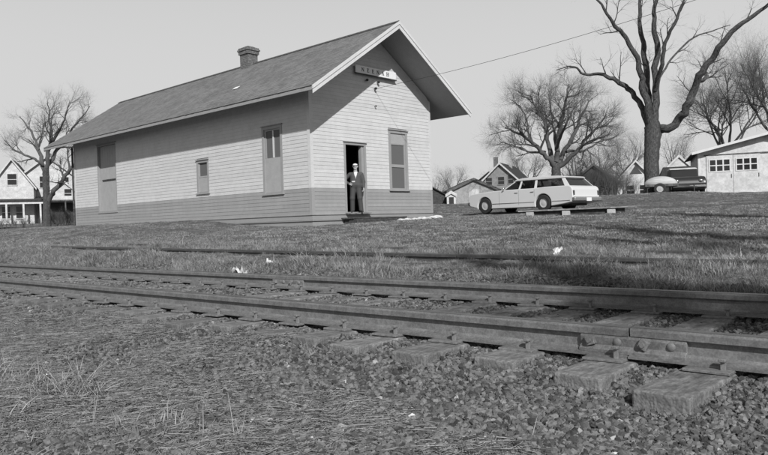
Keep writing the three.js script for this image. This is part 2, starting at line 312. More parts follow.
{ // gable window
  const h = GAB[1], o = opening('window', 'gable window with boarded top and two screened sashes'), q = casing(mapG, h, 0.11, 0.03, M.trimGrey, o);
  const a = h.u0 + 0.11, b = h.u1 - 0.11, yT = 3.55, yR = 2.68;
  sp('panel', q(a, b, yT, h.y1 - 0.11, -0.04, -0.012), M.panel, o);
  for (const [y0, y1, d] of [[h.y0, yR, 0], [yR, yT, 0.0]]) {
    const w = 0.07; sp('sash', merge([q(a, a + w, y0, y1, -0.05 - d, -0.015 - d), q(b - w, b, y0, y1, -0.05 - d, -0.015 - d), q(a + w, b - w, y0, y0 + w, -0.05 - d, -0.015 - d), q(a + w, b - w, y1 - 0.04, y1, -0.05 - d, -0.015 - d)]), M.trimGrey, o);
    sp('pane', q(a + w, b - w, y0 + w, y1 - 0.04, -0.045 - d, -0.04 - d), M.screen, o);
  }
}
{ // open doorway
  const h = GAB[0], o = opening('doorway', 'open doorway with grey casing and dark room inside'), q = casing(mapG, h, 0.09, 0.03, M.trimGrey, o, false);
  sp('jamb', merge([q(h.u0 + 0.06, h.u0 + 0.092, 0.90, h.y1 - 0.09, -0.17, -0.1), q(h.u1 - 0.2, h.u1 - 0.09, 0.90, h.y1 - 0.09, -0.17, -0.03), q(h.u0 + 0.06, h.u1 - 0.06, h.y1 - 0.09, h.y1 - 0.055, -0.17, -0.1)]), M.trimGrey, o);
  sp('threshold', q(h.u0 - 0.02, h.u1 + 0.02, h.y0 - 0.02, h.y0 + 0.03, -0.2, 0.20), M.paleWood, o);
  sp('door_leaf', hexa([V(B.x1 - 0.2, 0.92, -17.66), V(B.x1 - 1.1, 0.92, -17.5), V(B.x1 - 1.1, 3.34, -17.5), V(B.x1 - 0.2, 3.34, -17.66), V(B.x1 - 0.2, 0.92, -17.70), V(B.x1 - 1.1, 0.92, -17.54), V(B.x1 - 1.1, 3.34, -17.54), V(B.x1 - 0.2, 3.34, -17.70)]), M.wood, o);
}
// roof: deck, shingles, trim
const deckM = M.soffit;
const roof = sp('roof', merge([-1, 1].map((sd) => {
  const ze = sd > 0 ? B.ez0 : B.ez1, zi = B.zr; const y = (z) => roofTop(z) - 0.03, d = (z) => roofTop(z) - 0.15;
  return hexa([V(B.rx0, y(ze), ze), V(B.rx1, y(ze), ze), V(B.rx1, y(zi), zi), V(B.rx0, y(zi), zi), V(B.rx0, d(ze), ze), V(B.rx1, d(ze), ze), V(B.rx1, d(zi), zi), V(B.rx0, d(zi), zi)]);
})), deckM);
{ // individual shingles, far too small to tell apart: one mesh
  const r = makeRng(5), pos = [], nor = [], col = [], exp_ = 0.128;
  const L = Math.hypot(B.ez0 - B.zr, B.ridge - B.eave), cs = (B.ez0 - B.zr) / L, sn = (B.ridge - B.eave) / L;
  for (const sd of [1, -1]) {
    const P = (x, t, h) => V(x, B.eave + t * sn + h * cs, (sd > 0 ? B.ez0 : B.ez1) - sd * t * cs + sd * h * sn);
    for (let t = -0.03; t < L - 0.05; t += exp_) {
      let x = B.rx0 - 0.03 - r() * 0.1;
      while (x < B.rx1 + 0.03) {
        let w = 0.11 + 0.12 * r(); const e = Math.min(B.rx1 + 0.035, x + w); const j = 0.012 * (r() - 0.5), hh = 0.008 + 0.004 * r();
        const l = 0.165 * (0.82 + 0.36 * r()) * (1 + 0.22 * fbm(x * 0.6, t * 0.6 + sd * 20, 3));
        const a = P(x + 0.003, t + j, hh), b = P(e - 0.003, t + j, hh), c = P(e - 0.003, t + exp_ + 0.03, 0.003), d = P(x + 0.003, t + exp_ + 0.03, 0.003), a0 = P(x + 0.003, t + j, -0.004), b0 = P(e - 0.003, t + j, -0.004);
        for (const q of [[a, b, c], [a, c, d], [a0, b0, b], [a0, b, a]]) {
          const n = q[1].clone().sub(q[0]).cross(q[2].clone().sub(q[0])).normalize().multiplyScalar(sd > 0 ? 1 : -1);
          for (const p of (sd > 0 ? q : [q[0], q[2], q[1]])) { pos.push(p.x, p.y, p.z); nor.push(n.x, n.y, n.z); col.push(l, l, l); }
        }
        x = e;
      }
    }
  }
  const g = new THREE.BufferGeometry(); g.setAttribute('position', new THREE.Float32BufferAttribute(pos, 3)); g.setAttribute('normal', new THREE.Float32BufferAttribute(nor, 3)); g.setAttribute('color', new THREE.Float32BufferAttribute(col, 3));
  sp('shingles', g, M.shingle, roof).userData.kind = 'stuff';
}
sp('ridge_cap', merge([1, -1].map((s) => hexa([V(B.rx0 - 0.03, B.ridge + 0.045, B.zr), V(B.rx1 + 0.03, B.ridge + 0.045, B.zr), V(B.rx1 + 0.03, B.ridge + 0.045 - 0.13 * slope, B.zr + s * 0.13), V(B.rx0 - 0.03, B.ridge + 0.045 - 0.13 * slope, B.zr + s * 0.13), V(B.rx0 - 0.03, B.ridge + 0.02, B.zr), V(B.rx1 + 0.03, B.ridge + 0.02, B.zr), V(B.rx1 + 0.03, B.ridge + 0.02 - 0.13 * slope, B.zr + s * 0.13), V(B.rx0 - 0.03, B.ridge + 0.02 - 0.13 * slope, B.zr + s * 0.13)]))), M.roofGrey, roof);
for (const s of [1, -1]) {
  const ze = s > 0 ? B.ez0 : B.ez1, z1 = ze + s * 0.03;
  sp('eave_board', box(B.rx0, B.rx1, B.eave - 0.15, B.eave - 0.07, Math.min(ze, z1), Math.max(ze, z1)), mat(0.30, 0.75, { map: T.paint }), roof);
  const rake = (x0, x1, d0, d1, m, zo = 0) => { const e = ze + s * (0.032 + zo); const y = (z) => roofTop(z); return sp('rake_board', hexa([V(x0, y(e) - d0, e), V(x1, y(e) - d0, e), V(x1, y(B.zr) - d0, B.zr), V(x0, y(B.zr) - d0, B.zr), V(x0, y(e) - d1, e), V(x1, y(e) - d1, e), V(x1, y(B.zr) - d1, B.zr), V(x0, y(B.zr) - d1, B.zr)]), m, roof); };
  rake(B.rx1 + 0.002, B.rx1 + 0.030, 0.10, 0.25, M.trimWhite); rake(B.rx1 + 0.002, B.rx1 + 0.055, -0.015, 0.095, M.trimWhite, 0.02);
  rake(B.rx0 - 0.03, B.rx0 - 0.002, -0.01, 0.22, M.trimWhite);
}
{ // chimney
  const c = opening('chimney', 'squat brick chimney with flared cap on the ridge'), cx = -25.5, cz = -19.2, r = makeRng(9), g = [], w = 0.29, dp = 0.27;
  for (let y = 7.2, k = 0; y < 8.42; y += 0.075, k++) { // courses of brick
    const f = y > 8.16 ? (y > 8.25 && y < 8.36 ? 0.085 : 0.05) : 0, hw = w + f, hd = dp + f;
    for (let a = 0; a < 4; a++) for (let i = 0; i < 5; i++) {
      const L = a % 2 ? 2 * hd : 2 * hw, u0 = -L / 2 + (i + (k % 2 ? 0.5 : 0)) * L / 5, u1 = Math.min(L / 2, u0 + L / 5), p = 0.004 * r();
      const t = a < 2 ? 1 : -1, b = a % 2 ? box(cx + t * (hw - 0.05) - 0.05 - p, cx + t * (hw - 0.05) + 0.05 + p, y, y + 0.067, cz + u0 + 0.004, cz + u1 - 0.004) : box(cx + u0 + 0.004, cx + u1 - 0.004, y, y + 0.067, cz + t * (hd - 0.05) - 0.05 - p, cz + t * (hd - 0.05) + 0.05 + p);
      g.push(b);
    }
  }
  const bw = sp('brickwork', merge(g), M.brick, c); bw.userData.kind = 'stuff';
  sp('mortar_core', box(cx - w + 0.02, cx + w - 0.02, 7.2, 8.38, cz - dp + 0.02, cz + dp - 0.02), mat(0.22, 0.95), c);
  sp('cap', merge([box(cx - w - 0.03, cx + w + 0.03, 8.42, 8.47, cz - dp - 0.03, cz + dp + 0.03), hexa([V(cx - w, 8.47, cz - dp), V(cx + w, 8.47, cz - dp), V(cx + w, 8.47, cz + dp), V(cx - w, 8.47, cz + dp), V(cx - 0.15, 8.55, cz - 0.14), V(cx + 0.15, 8.55, cz - 0.14), V(cx + 0.15, 8.55, cz + 0.14), V(cx - 0.15, 8.55, cz + 0.14)])]), M.brick, c);
}
sp('roof_patch', box(-0.14, 0.14, -0.004, 0.004, -0.1, 0.1).rotateX(Math.atan(slope)).translate(-22.87, roofTop(-16.56) + 0.04, -16.56), M.paper, roof);
// station sign
{
  const s = thing('station_sign', 'pale wooden name board lettered in capitals high on the gable', 'sign', [B.x1 + 0.12, 6.14, -19.325]);
  part('board', rbox(-0.02, 0.02, -0.14, 0.14, -1.1, 1.1, 0.006), mat(0.78, 0.6, { map: T.paint }), s);
  part('lower_moulding', box(-0.03, 0.045, -0.175, -0.142, -1.12, 1.12), M.wood, s);
  for (const z of [-0.8, 0.8]) part('bracket', box(-0.12, -0.021, -0.05, 0.05, z - 0.03, z + 0.03), M.wood, s);
  const font = await new FontLoader().loadAsync('fonts/droid/droid_serif_bold.typeface.json');
  [...'NEENAH'].forEach((ch, i) => {
    const g = new TextGeometry(ch, { font, size: 0.145, depth: 0.006, curveSegments: 4, bevelEnabled: false }); g.computeBoundingBox(); g.translate(-(g.boundingBox.max.x + g.boundingBox.min.x) / 2, -0.065, 0); g.rotateY(Math.PI / 2);
    const m = part('letter', g, M.wire, s); m.position.set(0.0205, 0, 0.73 - i * 0.27);
  });
}
// insulators on the wall and the service wire
{
  [[5.80, -18.84], [5.80, -19.46], [5.54, -19.29], [4.88, -19.29]].forEach(([y, z], i) => {
    const o = thing('insulator', ['dark insulator knob below the sign near its left end', 'dark insulator knob below the middle of the sign', 'dark insulator knob holding the overhead wire', 'lowest small knob on the gable under the sign'][i], 'insulator', [B.x1 + 0.02, y, z], 0, 'insulators on the gable');
    const k = i === 3 ? 0.6 : 1;
    part('pin', cyl(V(0, 0, 0), V(0.06, 0, 0), 0.014), M.wire, o);
    part('knob', new THREE.LatheGeometry([[0, 0], [0.03, 0], [0.05, 0.02], [0.032, 0.04], [0.05, 0.065], [0.03, 0.09], [0, 0.095]].map(([a, b]) => new THREE.Vector2(a * k, b * k)), 12).rotateZ(-Math.PI / 2).translate(0.05, 0, 0), M.black, o);
  });
  const pts = []; for (let k = 0; k <= 24; k++) { const a = k / 24 * 22; pts.push(V(B.x1 + 0.12 + a, 5.54 + 0.0043 * a * a, -19.29 - 0.007 * a)); }
  tag(part('overhead_wire', tube(pts, 0.0065, 6), M.wire), 'thin service wire running from the gable up to the right', 'wire');
  const base = pts[24], pole = thing('utility_pole', 'weathered wooden utility pole carrying the service wire', 'utility pole', [base.x + 0.15, ground(base.x, base.z) - 0.2, base.z]);
  part('pole', cyl(V(0, 0, 0), V(0, 8.4, 0), 0.15, 0.1, 10), M.oldWood, pole); part('crossarm', box(-0.05, 0.06, 7.2, 7.31, -0.9, 0.9), M.oldWood, pole);
}
// step and pale rubble at the gable's foot
{
  const s = thing('door_step', 'low dark plank step beneath the open doorway', 'step', [-17.62, 0.45, -18.6]);
  for (let k = 0; k < 4; k++) part('plank', rbox(-0.37 + k * 0.185, -0.20 + k * 0.185, 0.22, 0.275, -1.55 + 0.05 * (k % 2), 1.25 - 0.04 * k, 0.008), M.wood, s);
  for (const z of [-1.3, -0.1, 1.05]) part('bearer', box(-0.34, 0.34, -0.15, 0.22, z - 0.07, z + 0.07), M.wood, s);
  part('riser', box(0.34, 0.37, -0.15, 0.215, -1.5, 1.2), M.wood, s);
}
function rockGeo(seed, det = 2) {
  const r = createNoise3D(makeRng(seed)), g = mergeVertices(new THREE.IcosahedronGeometry(1, det).deleteAttribute('uv').deleteAttribute('normal')), p = g.attributes.position;
  for (let i = 0; i < p.count; i++) { const v = V(p.getX(i), p.getY(i), p.getZ(i)), k = 1 + 0.28 * r(v.x * 1.1, v.y * 1.1, v.z * 1.1) + 0.1 * r(v.x * 3, v.y * 3, v.z * 3); p.setXYZ(i, v.x * k, v.y * k * 0.75, v.z * k); }
  const q = g.toNonIndexed(); q.computeVertexNormals(); return metricUV(q);
}
const ROCK = [1, 2, 3].map((s) => rockGeo(40 + s, 2));
[[401, 218.6, .15], [408, 219.3, .2], [415, 218.6, .16], [422, 218.3, .2], [429, 218, .13], [436, 217.6, .24]].forEach(([px, py, r], i) => {
  const p = at(px, py, 26.0 + i * 0.35); p.y = ground(p.x, p.z);
  const o = part('pale_stone', ROCK[i % 3], mat(0.68, 0.9, { map: T.stucco })); o.position.set(p.x, Math.max(p.y, 0.55) + 0.02, p.z); o.scale.set(r * 0.8, r * 0.5, r * 1.1); o.rotation.y = i * 1.7;
  tag(o, ['whitewashed stone at the end of the dark door step', 'second whitewashed stone from the door step', 'third whitewashed stone from the door step, below gable window', 'fourth whitewashed stone from the door step', 'small whitewashed stone nearest the gable corner', 'flat whitewashed stone lying past the gable corner'][i], 'stone', 'whitewashed stones along the gable');
});
{ // rain butt shadowed post at the far corner: the depot's downspout
  sp('downspout', cyl(V(B.x0 - 0.03, 0.7, B.z0 + 0.08), V(B.x0 - 0.03, 4.9, B.z0 + 0.08), 0.05), M.wood);
}

// ---------------------------------------------------------------- person in the doorway
function sdfMesh(res, centre, half, dist, colour) {
  const mc = new MarchingCubes(res, new THREE.MeshBasicMaterial(), false, false, 200000); mc.isolation = 0;
  const f = mc.field, hs = res / 2;
  for (let k = 0; k < res; k++) for (let j = 0; j < res; j++) for (let i = 0; i < res; i++) f[i + j * res + k * res * res] = -dist(centre.x + (i - hs) / hs * half, centre.y + (j - hs) / hs * half, centre.z + (k - hs) / hs * half);
  mc.update();
  const n = mc.count ?? mc.geometry.drawRange.count, p = new Float32Array(n * 3), q = new Float32Array(n * 3), c = new Float32Array(n * 3), E = 0.003;
  for (let i = 0; i < n; i++) {
    const x = centre.x + mc.positionArray[i * 3] * half, y = centre.y + mc.positionArray[i * 3 + 1] * half, z = centre.z + mc.positionArray[i * 3 + 2] * half;
    p.set([x, y, z], i * 3);
    const g = V(dist(x + E, y, z) - dist(x - E, y, z), dist(x, y + E, z) - dist(x, y - E, z), dist(x, y, z + E) - dist(x, y, z - E)).normalize(); q.set([g.x, g.y, g.z], i * 3);
    const l = colour(x, y, z); c.set([l, l, l], i * 3);
  }
  const g = new THREE.BufferGeometry(); g.setAttribute('position', new THREE.BufferAttribute(p, 3)); g.setAttribute('normal', new THREE.BufferAttribute(q, 3)); g.setAttribute('color', new THREE.BufferAttribute(c, 3)); return g;
}
const cap = (b) => (x, y, z) => { const [ax, ay, az, ra, bx, by, bz, rb] = b, dx = bx - ax, dy = by - ay, dz = bz - az; const t = clamp(((x - ax) * dx + (y - ay) * dy + (z - az) * dz) / (dx * dx + dy * dy + dz * dz), 0, 1); return Math.hypot(x - ax - dx * t, y - ay - dy * t, z - az - dz * t) - lerp(ra, rb, t); };
const smin = (a, b, k) => { const h = clamp(0.5 + 0.5 * (b - a) / k, 0, 1); return lerp(b, a, h) - k * h * (1 - h); };
const union = (list, k) => { const f = list.map(cap); return (x, y, z) => f.reduce((d, q) => smin(d, q(x, y, z), k), 9); };
{
  const limbs = union([[-.085, .94, 0, .105, -.125, .52, .03, .082], [-.125, .52, .03, .08, -.135, .10, -.02, .072], [.085, .94, 0, .105, .12, .52, .03, .082], [.12, .52, .03, .08, .15, .10, .0, .072],
    [-.08, .98, 0, .12, .08, .98, 0, .12], [-.05, 1.05, .0, .135, -.05, 1.32, .01, .135], [.05, 1.05, .0, .135, .05, 1.32, .01, .135], [-.15, 1.40, -.01, .075, .15, 1.40, -.01, .075], [0, 1.42, -.01, .06, 0, 1.56, .02, .055],
    [-.19, 1.39, -.01, .068, -.385, 1.18, -.05, .054], [-.385, 1.18, -.05, .054, -.21, 1.045, .075, .042], [.19, 1.39, -.01, .068, .255, 1.12, -.02, .054], [.255, 1.12, -.02, .054, .25, .90, .05, .042]], 0.035);
  const shoes = union([[-.135, .05, -.06, .045, -.165, .038, .14, .038], [.15, .05, -.04, .045, .20, .038, .15, .038]], 0.02);
  const bodyD = (x, y, z) => Math.min(limbs(x, y, z), smin(limbs(x, y, z), shoes(x, y, z), 0.01), Math.hypot(Math.max(0, 0), 9));
  const bodyC = (x, y, z) => {
    if (y < 0.085) return 0.03; if (y > 1.475) return 0.36;
    if (x < -.30 && 0) return 0.05;
    if (y > 1.12 && z > 0.03 && Math.abs(x - 0.01) < 0.05 * sstep(1.2, 1.46, y)) return 0.62;
    if (y > 1.10 && y < 1.145 && x > -.12 && x < -.02 && z > 0) return 0.5;
    if (y < 1.0 && Math.abs(x) < 0.24) return 0.05; return 0.062;
  };
  const hx = 0, hy = 1.665, hz = .035;
  const headD = (x, y, z) => {
    let d = (Math.hypot((x - hx) / .074, (y - hy - .015) / .105, (z - hz) / .094) - 1) * .08;
    d = smin(d, cap([hx, hy - .07, hz + .035, .045, hx, hy - .05, hz + .02, .05])(x, y, z), .03);       // jaw
    d = smin(d, cap([hx, hy + .02, hz + .092, .009, hx, hy - .018, hz + .108, .014])(x, y, z), .012);    // nose
    for (const s of [-1, 1]) { d = smin(d, cap([hx + s * .075, hy + .015, hz, .014, hx + s * .072, hy - .02, hz + .005, .011])(x, y, z), .008); d = Math.max(d, -(Math.hypot(x - hx - s * .03, y - hy - .022, z - hz - .098) - .014)); d = Math.min(d, Math.hypot(x - hx - s * .03, y - hy - .02, z - hz - .079) - .0125); }
    d = Math.max(d, -cap([hx - .018, hy - .048, hz + .098, .004, hx + .018, hy - .048, hz + .098, .004])(x, y, z));
    return smin(d, cap([0, 1.46, .0, .052, 0, 1.58, .02, .05])(x, y, z), .03);
  };
  const headC = (x, y, z) => (Math.hypot(Math.abs(x - hx) - .03, y - hy - .02, z - hz - .092) < .007 ? 0.08 : Math.abs(y - hy + .048) < .006 && z > hz + .07 && Math.abs(x - hx) < .024 ? 0.16 : y > hy + .035 && z < hz + .06 || z < hz - .03 && y > hy - .05 ? 0.05 : 0.40);
  const hand = (wx, wy, wz, dx, dy, dz, sx, sy, sz) => { // wrist, finger direction, sideways direction
    const b = [], F = V(dx, dy, dz).normalize(), S = V(sx, sy, sz).normalize(), N = F.clone().cross(S).normalize(), P = (f, s, n) => V(wx, wy, wz).addScaledVector(F, f).addScaledVector(S, s).addScaledVector(N, n);
    const add = (p, r, q, t) => b.push([p.x, p.y, p.z, r, q.x, q.y, q.z, t]);
    add(P(-.03, 0, 0), .03, P(.03, -.012, 0), .024); add(P(-.01, .012, 0), .024, P(.075, .02, 0), .018); add(P(-.01, -.012, 0), .024, P(.075, -.02, 0), .018);
    [[.03, .07], [.01, .08], [-.01, .075], [-.03, .06]].forEach(([s, L]) => { const c = [P(.075, s, 0), P(.075 + L * .5, s * 1.1, .006), P(.075 + L * .8, s * 1.1, .022), P(.075 + L * .92, s * 1.1, .04)]; for (let k = 0; k < 3; k++) add(c[k], .0095 - k * .0006, c[k + 1], .009 - k * .0006); });
    add(P(.015, .02, 0), .015, P(.045, .05, .01), .011); add(P(.045, .05, .01), .011, P(.075, .058, .022), .009);
    return union(b, 0.006);
  };
  const h1 = hand(-.21, 1.045, .075, .82, -.25, .5, .2, .9, .2), h2 = hand(.25, .90, .05, .0, -1, .15, .3, 0, 1);
  const skin = () => 0.40;
  const o = thing('person', 'person in dark jacket and light cap standing in the open doorway, hand on hip', 'person', [B.x1 + 0.03, 0.9025, -18.15], 0.72);
  const body = mergeGeometries([sdfMesh(140, V(0, .77, .03), .82, bodyD, bodyC), sdfMesh(64, V(0, 1.64, .03), .19, headD, headC), sdfMesh(52, V(-.16, 1.03, .11), .15, h1, skin), sdfMesh(52, V(.25, .84, .07), .16, h2, skin)]);
  o.scale.set(1.12, 1, 1.1);
  part('body', body, mat(1, 0.85, { vertexColors: true }), o);
  const c = part('cap', new THREE.SphereGeometry(1, 20, 10, 0, Math.PI * 2, 0, Math.PI / 2).scale(.083, .062, .103).rotateX(-.08).translate(0, 1.722, .028), mat(0.66, 0.85), o);
  part('visor', new THREE.SphereGeometry(1, 16, 6).scale(.068, .008, .06).rotateX(.25).translate(0, 1.72, .125), mat(0.55, 0.6), c);
}

// ---------------------------------------------------------------- railway tracks
const railShape = (() => { const h = [[-.064, -.127], [.064, -.127], [.064, -.118], [.02, -.106], [.009, -.096], [.008, -.05], [.014, -.041], [.033, -.036], [.0345, -.010], [.0315, -.003], [.026, 0]]; return new THREE.Shape([...h, ...h.slice(1).reverse().map(([a, b]) => [-a, b])].map(([a, b]) => new THREE.Vector2(a, b))); })();
const railGeo = (L) => metricUV(new THREE.ExtrudeGeometry(railShape, { depth: L, bevelEnabled: false }).rotateY(Math.PI / 2));
const track = thing('main_track', 'near railroad track of two rails on wooden ties in gravel', 'railroad track', [0, 0, -3.695]);
const NEAR = 0.755, FAR = -0.755;
const zoneR = makeRng(21);
for (const [z, j] of [[NEAR, -1.265], [FAR, -5.37]]) {
  for (let k = 0; k < 7; k++) {
    const L = 11.9, x0 = j - k * L, g = railGeo(L - 0.009);
    const r = part('rail', g, M.rail, track); r.position.set(x0, (k % 2 ? -0.002 : 0), z);
    part('running_surface', box(0, L - 0.009, 0.0003, 0.0016, -0.024, 0.026), M.railTop, r);
    if (k > 3) continue;
    const b = part('joint_bar', merge([1, -1].map((s) => { const sh = new THREE.Shape([[.010, -.043], [.026, -.040], [.030, -.052], [.026, -.085], [.046, -.103], [.046, -.112], [.014, -.103]].map(([a, c]) => new THREE.Vector2(a * s, c))); return new THREE.ExtrudeGeometry(sh, { depth: 0.46, bevelEnabled: true, bevelSize: 0.002, bevelThickness: 0.002, bevelSegments: 1 }).rotateY(Math.PI / 2); })), M.bar, track);
    b.position.set(x0 - 0.23, 0, z);
    if (k < 2) [0.05, 0.17, 0.29, 0.40].forEach((u, i) => {
      const big = i % 2 === 0, g2 = big ? merge([rbox(-.021, .021, -.021, .021, .024, .052, .004).rotateZ(0.4 * i + 0.3), cyl(V(0, 0, .04), V(0, 0, .064), .010, .010, 8)]) : new THREE.SphereGeometry(.020, 12, 6, 0, Math.PI * 2, 0, Math.PI / 2).rotateX(Math.PI / 2).scale(1, 1, .7).translate(0, 0, .027);
      const n = part('bolt', g2, M.bar, b); n.position.set(u, -.066, 0);
    });
  }
}
{ // ties
  const r = makeRng(31), vars = [0, 1, 2, 3].map((k) => { const g = new RoundedBoxGeometry(0.215, 0.165, 2.3, 2, 0.012), p = g.attributes.position, nn = createNoise3D(makeRng(60 + k)); for (let i = 0; i < p.count; i++) p.setXYZ(i, p.getX(i) + 0.008 * nn(p.getX(i) * 4, 0, p.getZ(i) * 3), p.getY(i) + 0.005 * nn(p.getX(i) * 6, 3, p.getZ(i) * 4), p.getZ(i) + 0.012 * nn(p.getX(i) * 9, 8, 0)); g.computeVertexNormals(); const q = metricUV(g), uv = q.attributes.uv; for (let i = 0; i < uv.count; i++) uv.setXY(i, uv.getY(i), uv.getX(i)); return q; });
  const tm = [0.23, 0.29, 0.32, 0.26].map((l) => mat(l, 0.92, { map: T.tie, bumpMap: T.gritB, bumpScale: 0.004 }));
  const xs = [0.42, -.02, -.48, -.93, -1.36, -1.79, -2.22, -2.62, -3.02]; for (let x = -3.44; x > -46; x -= 0.43) xs.push(x);
  const plate = rbox(-.09, .09, -.006, .006, -.12, .12, .003), spike = merge([box(-.008, .008, -.02, .022, -.008, .008), rbox(-.014, .014, .02, .034, -.02, .012, .004)]);
  xs.forEach((x, i) => {
    const t = part('tie', vars[i % 4], tm[Math.floor(r() * 4)], track), dr = r() * 0.018, far = x < -14;
    t.position.set(x, -0.2165 - 0.005 - (i < 9 ? 0.2 * dr : dr), (r() - 0.5) * 0.12 + (i === 3 ? 0.10 : 0)); t.rotation.y = (r() - 0.5) * 0.06;
    if (far) return;
    for (const z of [NEAR, FAR]) {
      const p = part('tie_plate', plate, M.bar, track); p.position.set(x, -0.1335, z); p.rotation.y = t.rotation.y;
      for (const s of [-1, 1]) { const k = part('spike', spike, M.bar, track); k.position.set(x + 0.05 * s, -0.118 + r() * 0.012, z + s * 0.078); k.rotation.y = s > 0 ? Math.PI : 0; }
    }
  });
}
const siding = thing('siding_track', 'disused side track half buried in dry grass beyond the main track', 'railroad track', [0, 0, -7.15]);
const sideRail = mat(0.13, 0.8, { map: T.rust });
for (const [z, dy] of [[0.75, 0], [-0.75, -0.012]]) for (const [xa, L] of [[-4.75, 11], [-15.75, 10.98]]) { const r = part('rail', railGeo(L), sideRail, siding); r.position.set(xa, 0.078 + dy + 0.0105 * (-xa - 2), z); r.rotation.z = -0.0105; }

// ---------------------------------------------------------------- loose stones and grass
const dummy = new THREE.Object3D(), tint = new THREE.Color();
function scatter(name, geos, m, label, list) {
  const per = geos.map(() => []); list.forEach((e, i) => per[i % geos.length].push(e));
  per.forEach((l, gi) => {
    const im = new THREE.InstancedMesh(geos[gi], m, l.length); im.name = numbered(name); im.castShadow = im.receiveShadow = true;
    l.forEach((e, i) => { dummy.position.set(e.x, e.y, e.z); dummy.rotation.set(e.rx || 0, e.ry || 0, e.rz || 0, 'YXZ'); dummy.scale.set(e.sx, e.sy, e.sz); dummy.updateMatrix(); im.setMatrixAt(i, dummy.matrix); im.setColorAt(i, tint.setRGB(e.l, e.l, e.l)); });
    tag(im, label + [' of the first kind', ' of the second kind', ' of the third kind', ''][per.length === 1 ? 3 : gi], null, null, 'stuff'); scene.add(im);
  });
}
{
  const r = makeRng(101), list = [];
  const chips = [1, 2, 3].map((s) => { const g = new THREE.DodecahedronGeometry(1, 0), p = g.attributes.position, nn = createNoise3D(makeRng(200 + s)); for (let i = 0; i < p.count; i++) { const v = V(p.getX(i), p.getY(i), p.getZ(i)), k = 1 + 0.35 * nn(v.x * 0.9, v.y * 0.9, v.z * 0.9); p.setXYZ(i, v.x * k, v.y * k * 0.72, v.z * k * 0.85); } g.computeVertexNormals(); return g; });
  let tries = 0;
  while (list.length < 240000 && tries++ < 1900000) {
    const q = r(), d = 1.2 + 26 * Math.pow(q, 2.7), a = -0.05 + 1.45 * r(), x = -d * Math.sin(a), z = -d * Math.cos(a), s = -z;
    if (s > 5.5 + 0.3 * r()) continue;
    const p = V(x, 0, z); p.y = ground(x, z); if (!seen(p, 0.18)) continue;
    const inside = s > 2.5 && s < 4.9;
    const dens = inside ? 0.8 : sstep(-0.45, 0.25, fbm(x * 0.8, z * 0.8, 3) + 0.55 - 0.30 * sstep(-1.2, -4.5, x) * sstep(2.6, 1.4, s) + (s > 1.9 && s < 2.6 ? 0.3 : 0));
    if (r() > dens) continue;
    const k = 0.005 + 0.0115 * Math.pow(r(), 2.0) + (d > 7 ? 0.006 : 0);
    list.push({ x, y: p.y + k * (0.1 + 0.7 * r()), z, sx: k * (0.8 + 0.5 * r()), sy: k * (0.7 + 0.5 * r()), sz: k * (0.8 + 0.5 * r()), rx: r() * 6.3, ry: r() * 6.3, rz: (r() - 0.5) * 1.4, l: 0.13 * (0.2 + 1.45 * r() * (0.6 + 0.4 * r())) * (r() < 0.008 ? 2.6 : 1) });
  }
  scatter('ballast', chips, mat(1, 0.92), 'crushed grey gravel chips along the track', list);
}
function tuft(seed, blades, spread, lean, w, curved) { // unit height
  const r = makeRng(seed), p = [];
  for (let b = 0; b < blades; b++) {
    const a = r() * 6.283, o = spread * Math.sqrt(r()), x = Math.cos(a) * o, z = Math.sin(a) * o, h = 0.5 + 0.5 * r(), la = r() * 6.283, L = lean * (0.3 + r()), tx = Math.cos(la), tz = Math.sin(la), sx = -tz * w, sz = tx * w;
    const m = [x + tx * L * 0.35, h * 0.62, z + tz * L * 0.35], t = [x + tx * L, h * (curved ? 0.85 : 1), z + tz * L];
    p.push(x - sx, 0, z - sz, x + sx, 0, z + sz, m[0] + sx * 0.8, m[1], m[2] + sz * 0.8, x - sx, 0, z - sz, m[0] + sx * 0.8, m[1], m[2] + sz * 0.8, m[0] - sx * 0.8, m[1], m[2] - sz * 0.8, m[0] - sx * 0.8, m[1], m[2] - sz * 0.8, m[0] + sx * 0.8, m[1], m[2] + sz * 0.8, ...t);
  }
  const g = new THREE.BufferGeometry(); g.setAttribute('position', new THREE.Float32BufferAttribute(p, 3)); g.computeVertexNormals(); return g;
}
const straw = mat(1, 0.9);
{ // rough dry grass between and beyond the tracks
  const r = makeRng(301), list = []; let tries = 0;
  while (list.length < 42000 && tries++ < 400000) {
    const s = 5.15 + 5.6 * Math.pow(r(), 1.2), x = 1.5 - 34 * r(), z = -s, p = V(x, 0, z);
    const c = fbm(x * 0.55, z * 0.8, 3), strip = s < 8.7 ? 1 : 0.4 * sstep(10.8, 8.7, s);
    if (r() > strip * sstep(-0.5, 0.35, c + (s > 5.5 && s < 6.35 ? 0.3 : 0) - (s < 5.5 ? 0.25 : 0))) continue;
    p.y = ground(x, z); if (!seen(p, 0.15)) continue;
    const nearRail = Math.min(Math.abs(s - 6.28), Math.abs(s - 7.8)) < 0.16 ? 0.75 : 1, h = nearRail * (0.04 + 0.12 * r() * sstep(-0.4, 0.5, c)) * (s > 8.7 ? 0.6 : 1) * (r() < 0.02 ? 1.7 : 1), w = 0.75 + 0.5 * r();
    list.push({ x, y: p.y - 0.008, z, sx: h * w * 1.1, sy: h, sz: h * w * 1.1, ry: r() * 6.3, rx: (r() - 0.5) * 0.3, l: 0.31 * (0.35 + 1.0 * r()) });
  }
  scatter('dry_grass', [tuft(1, 13, 0.4, 0.9, 0.013, false), tuft(2, 12, 0.6, 1.3, 0.012, true), tuft(3, 15, 0.35, 0.7, 0.011, false)], straw, 'rough dry grass tufts beside the side track', list);
}
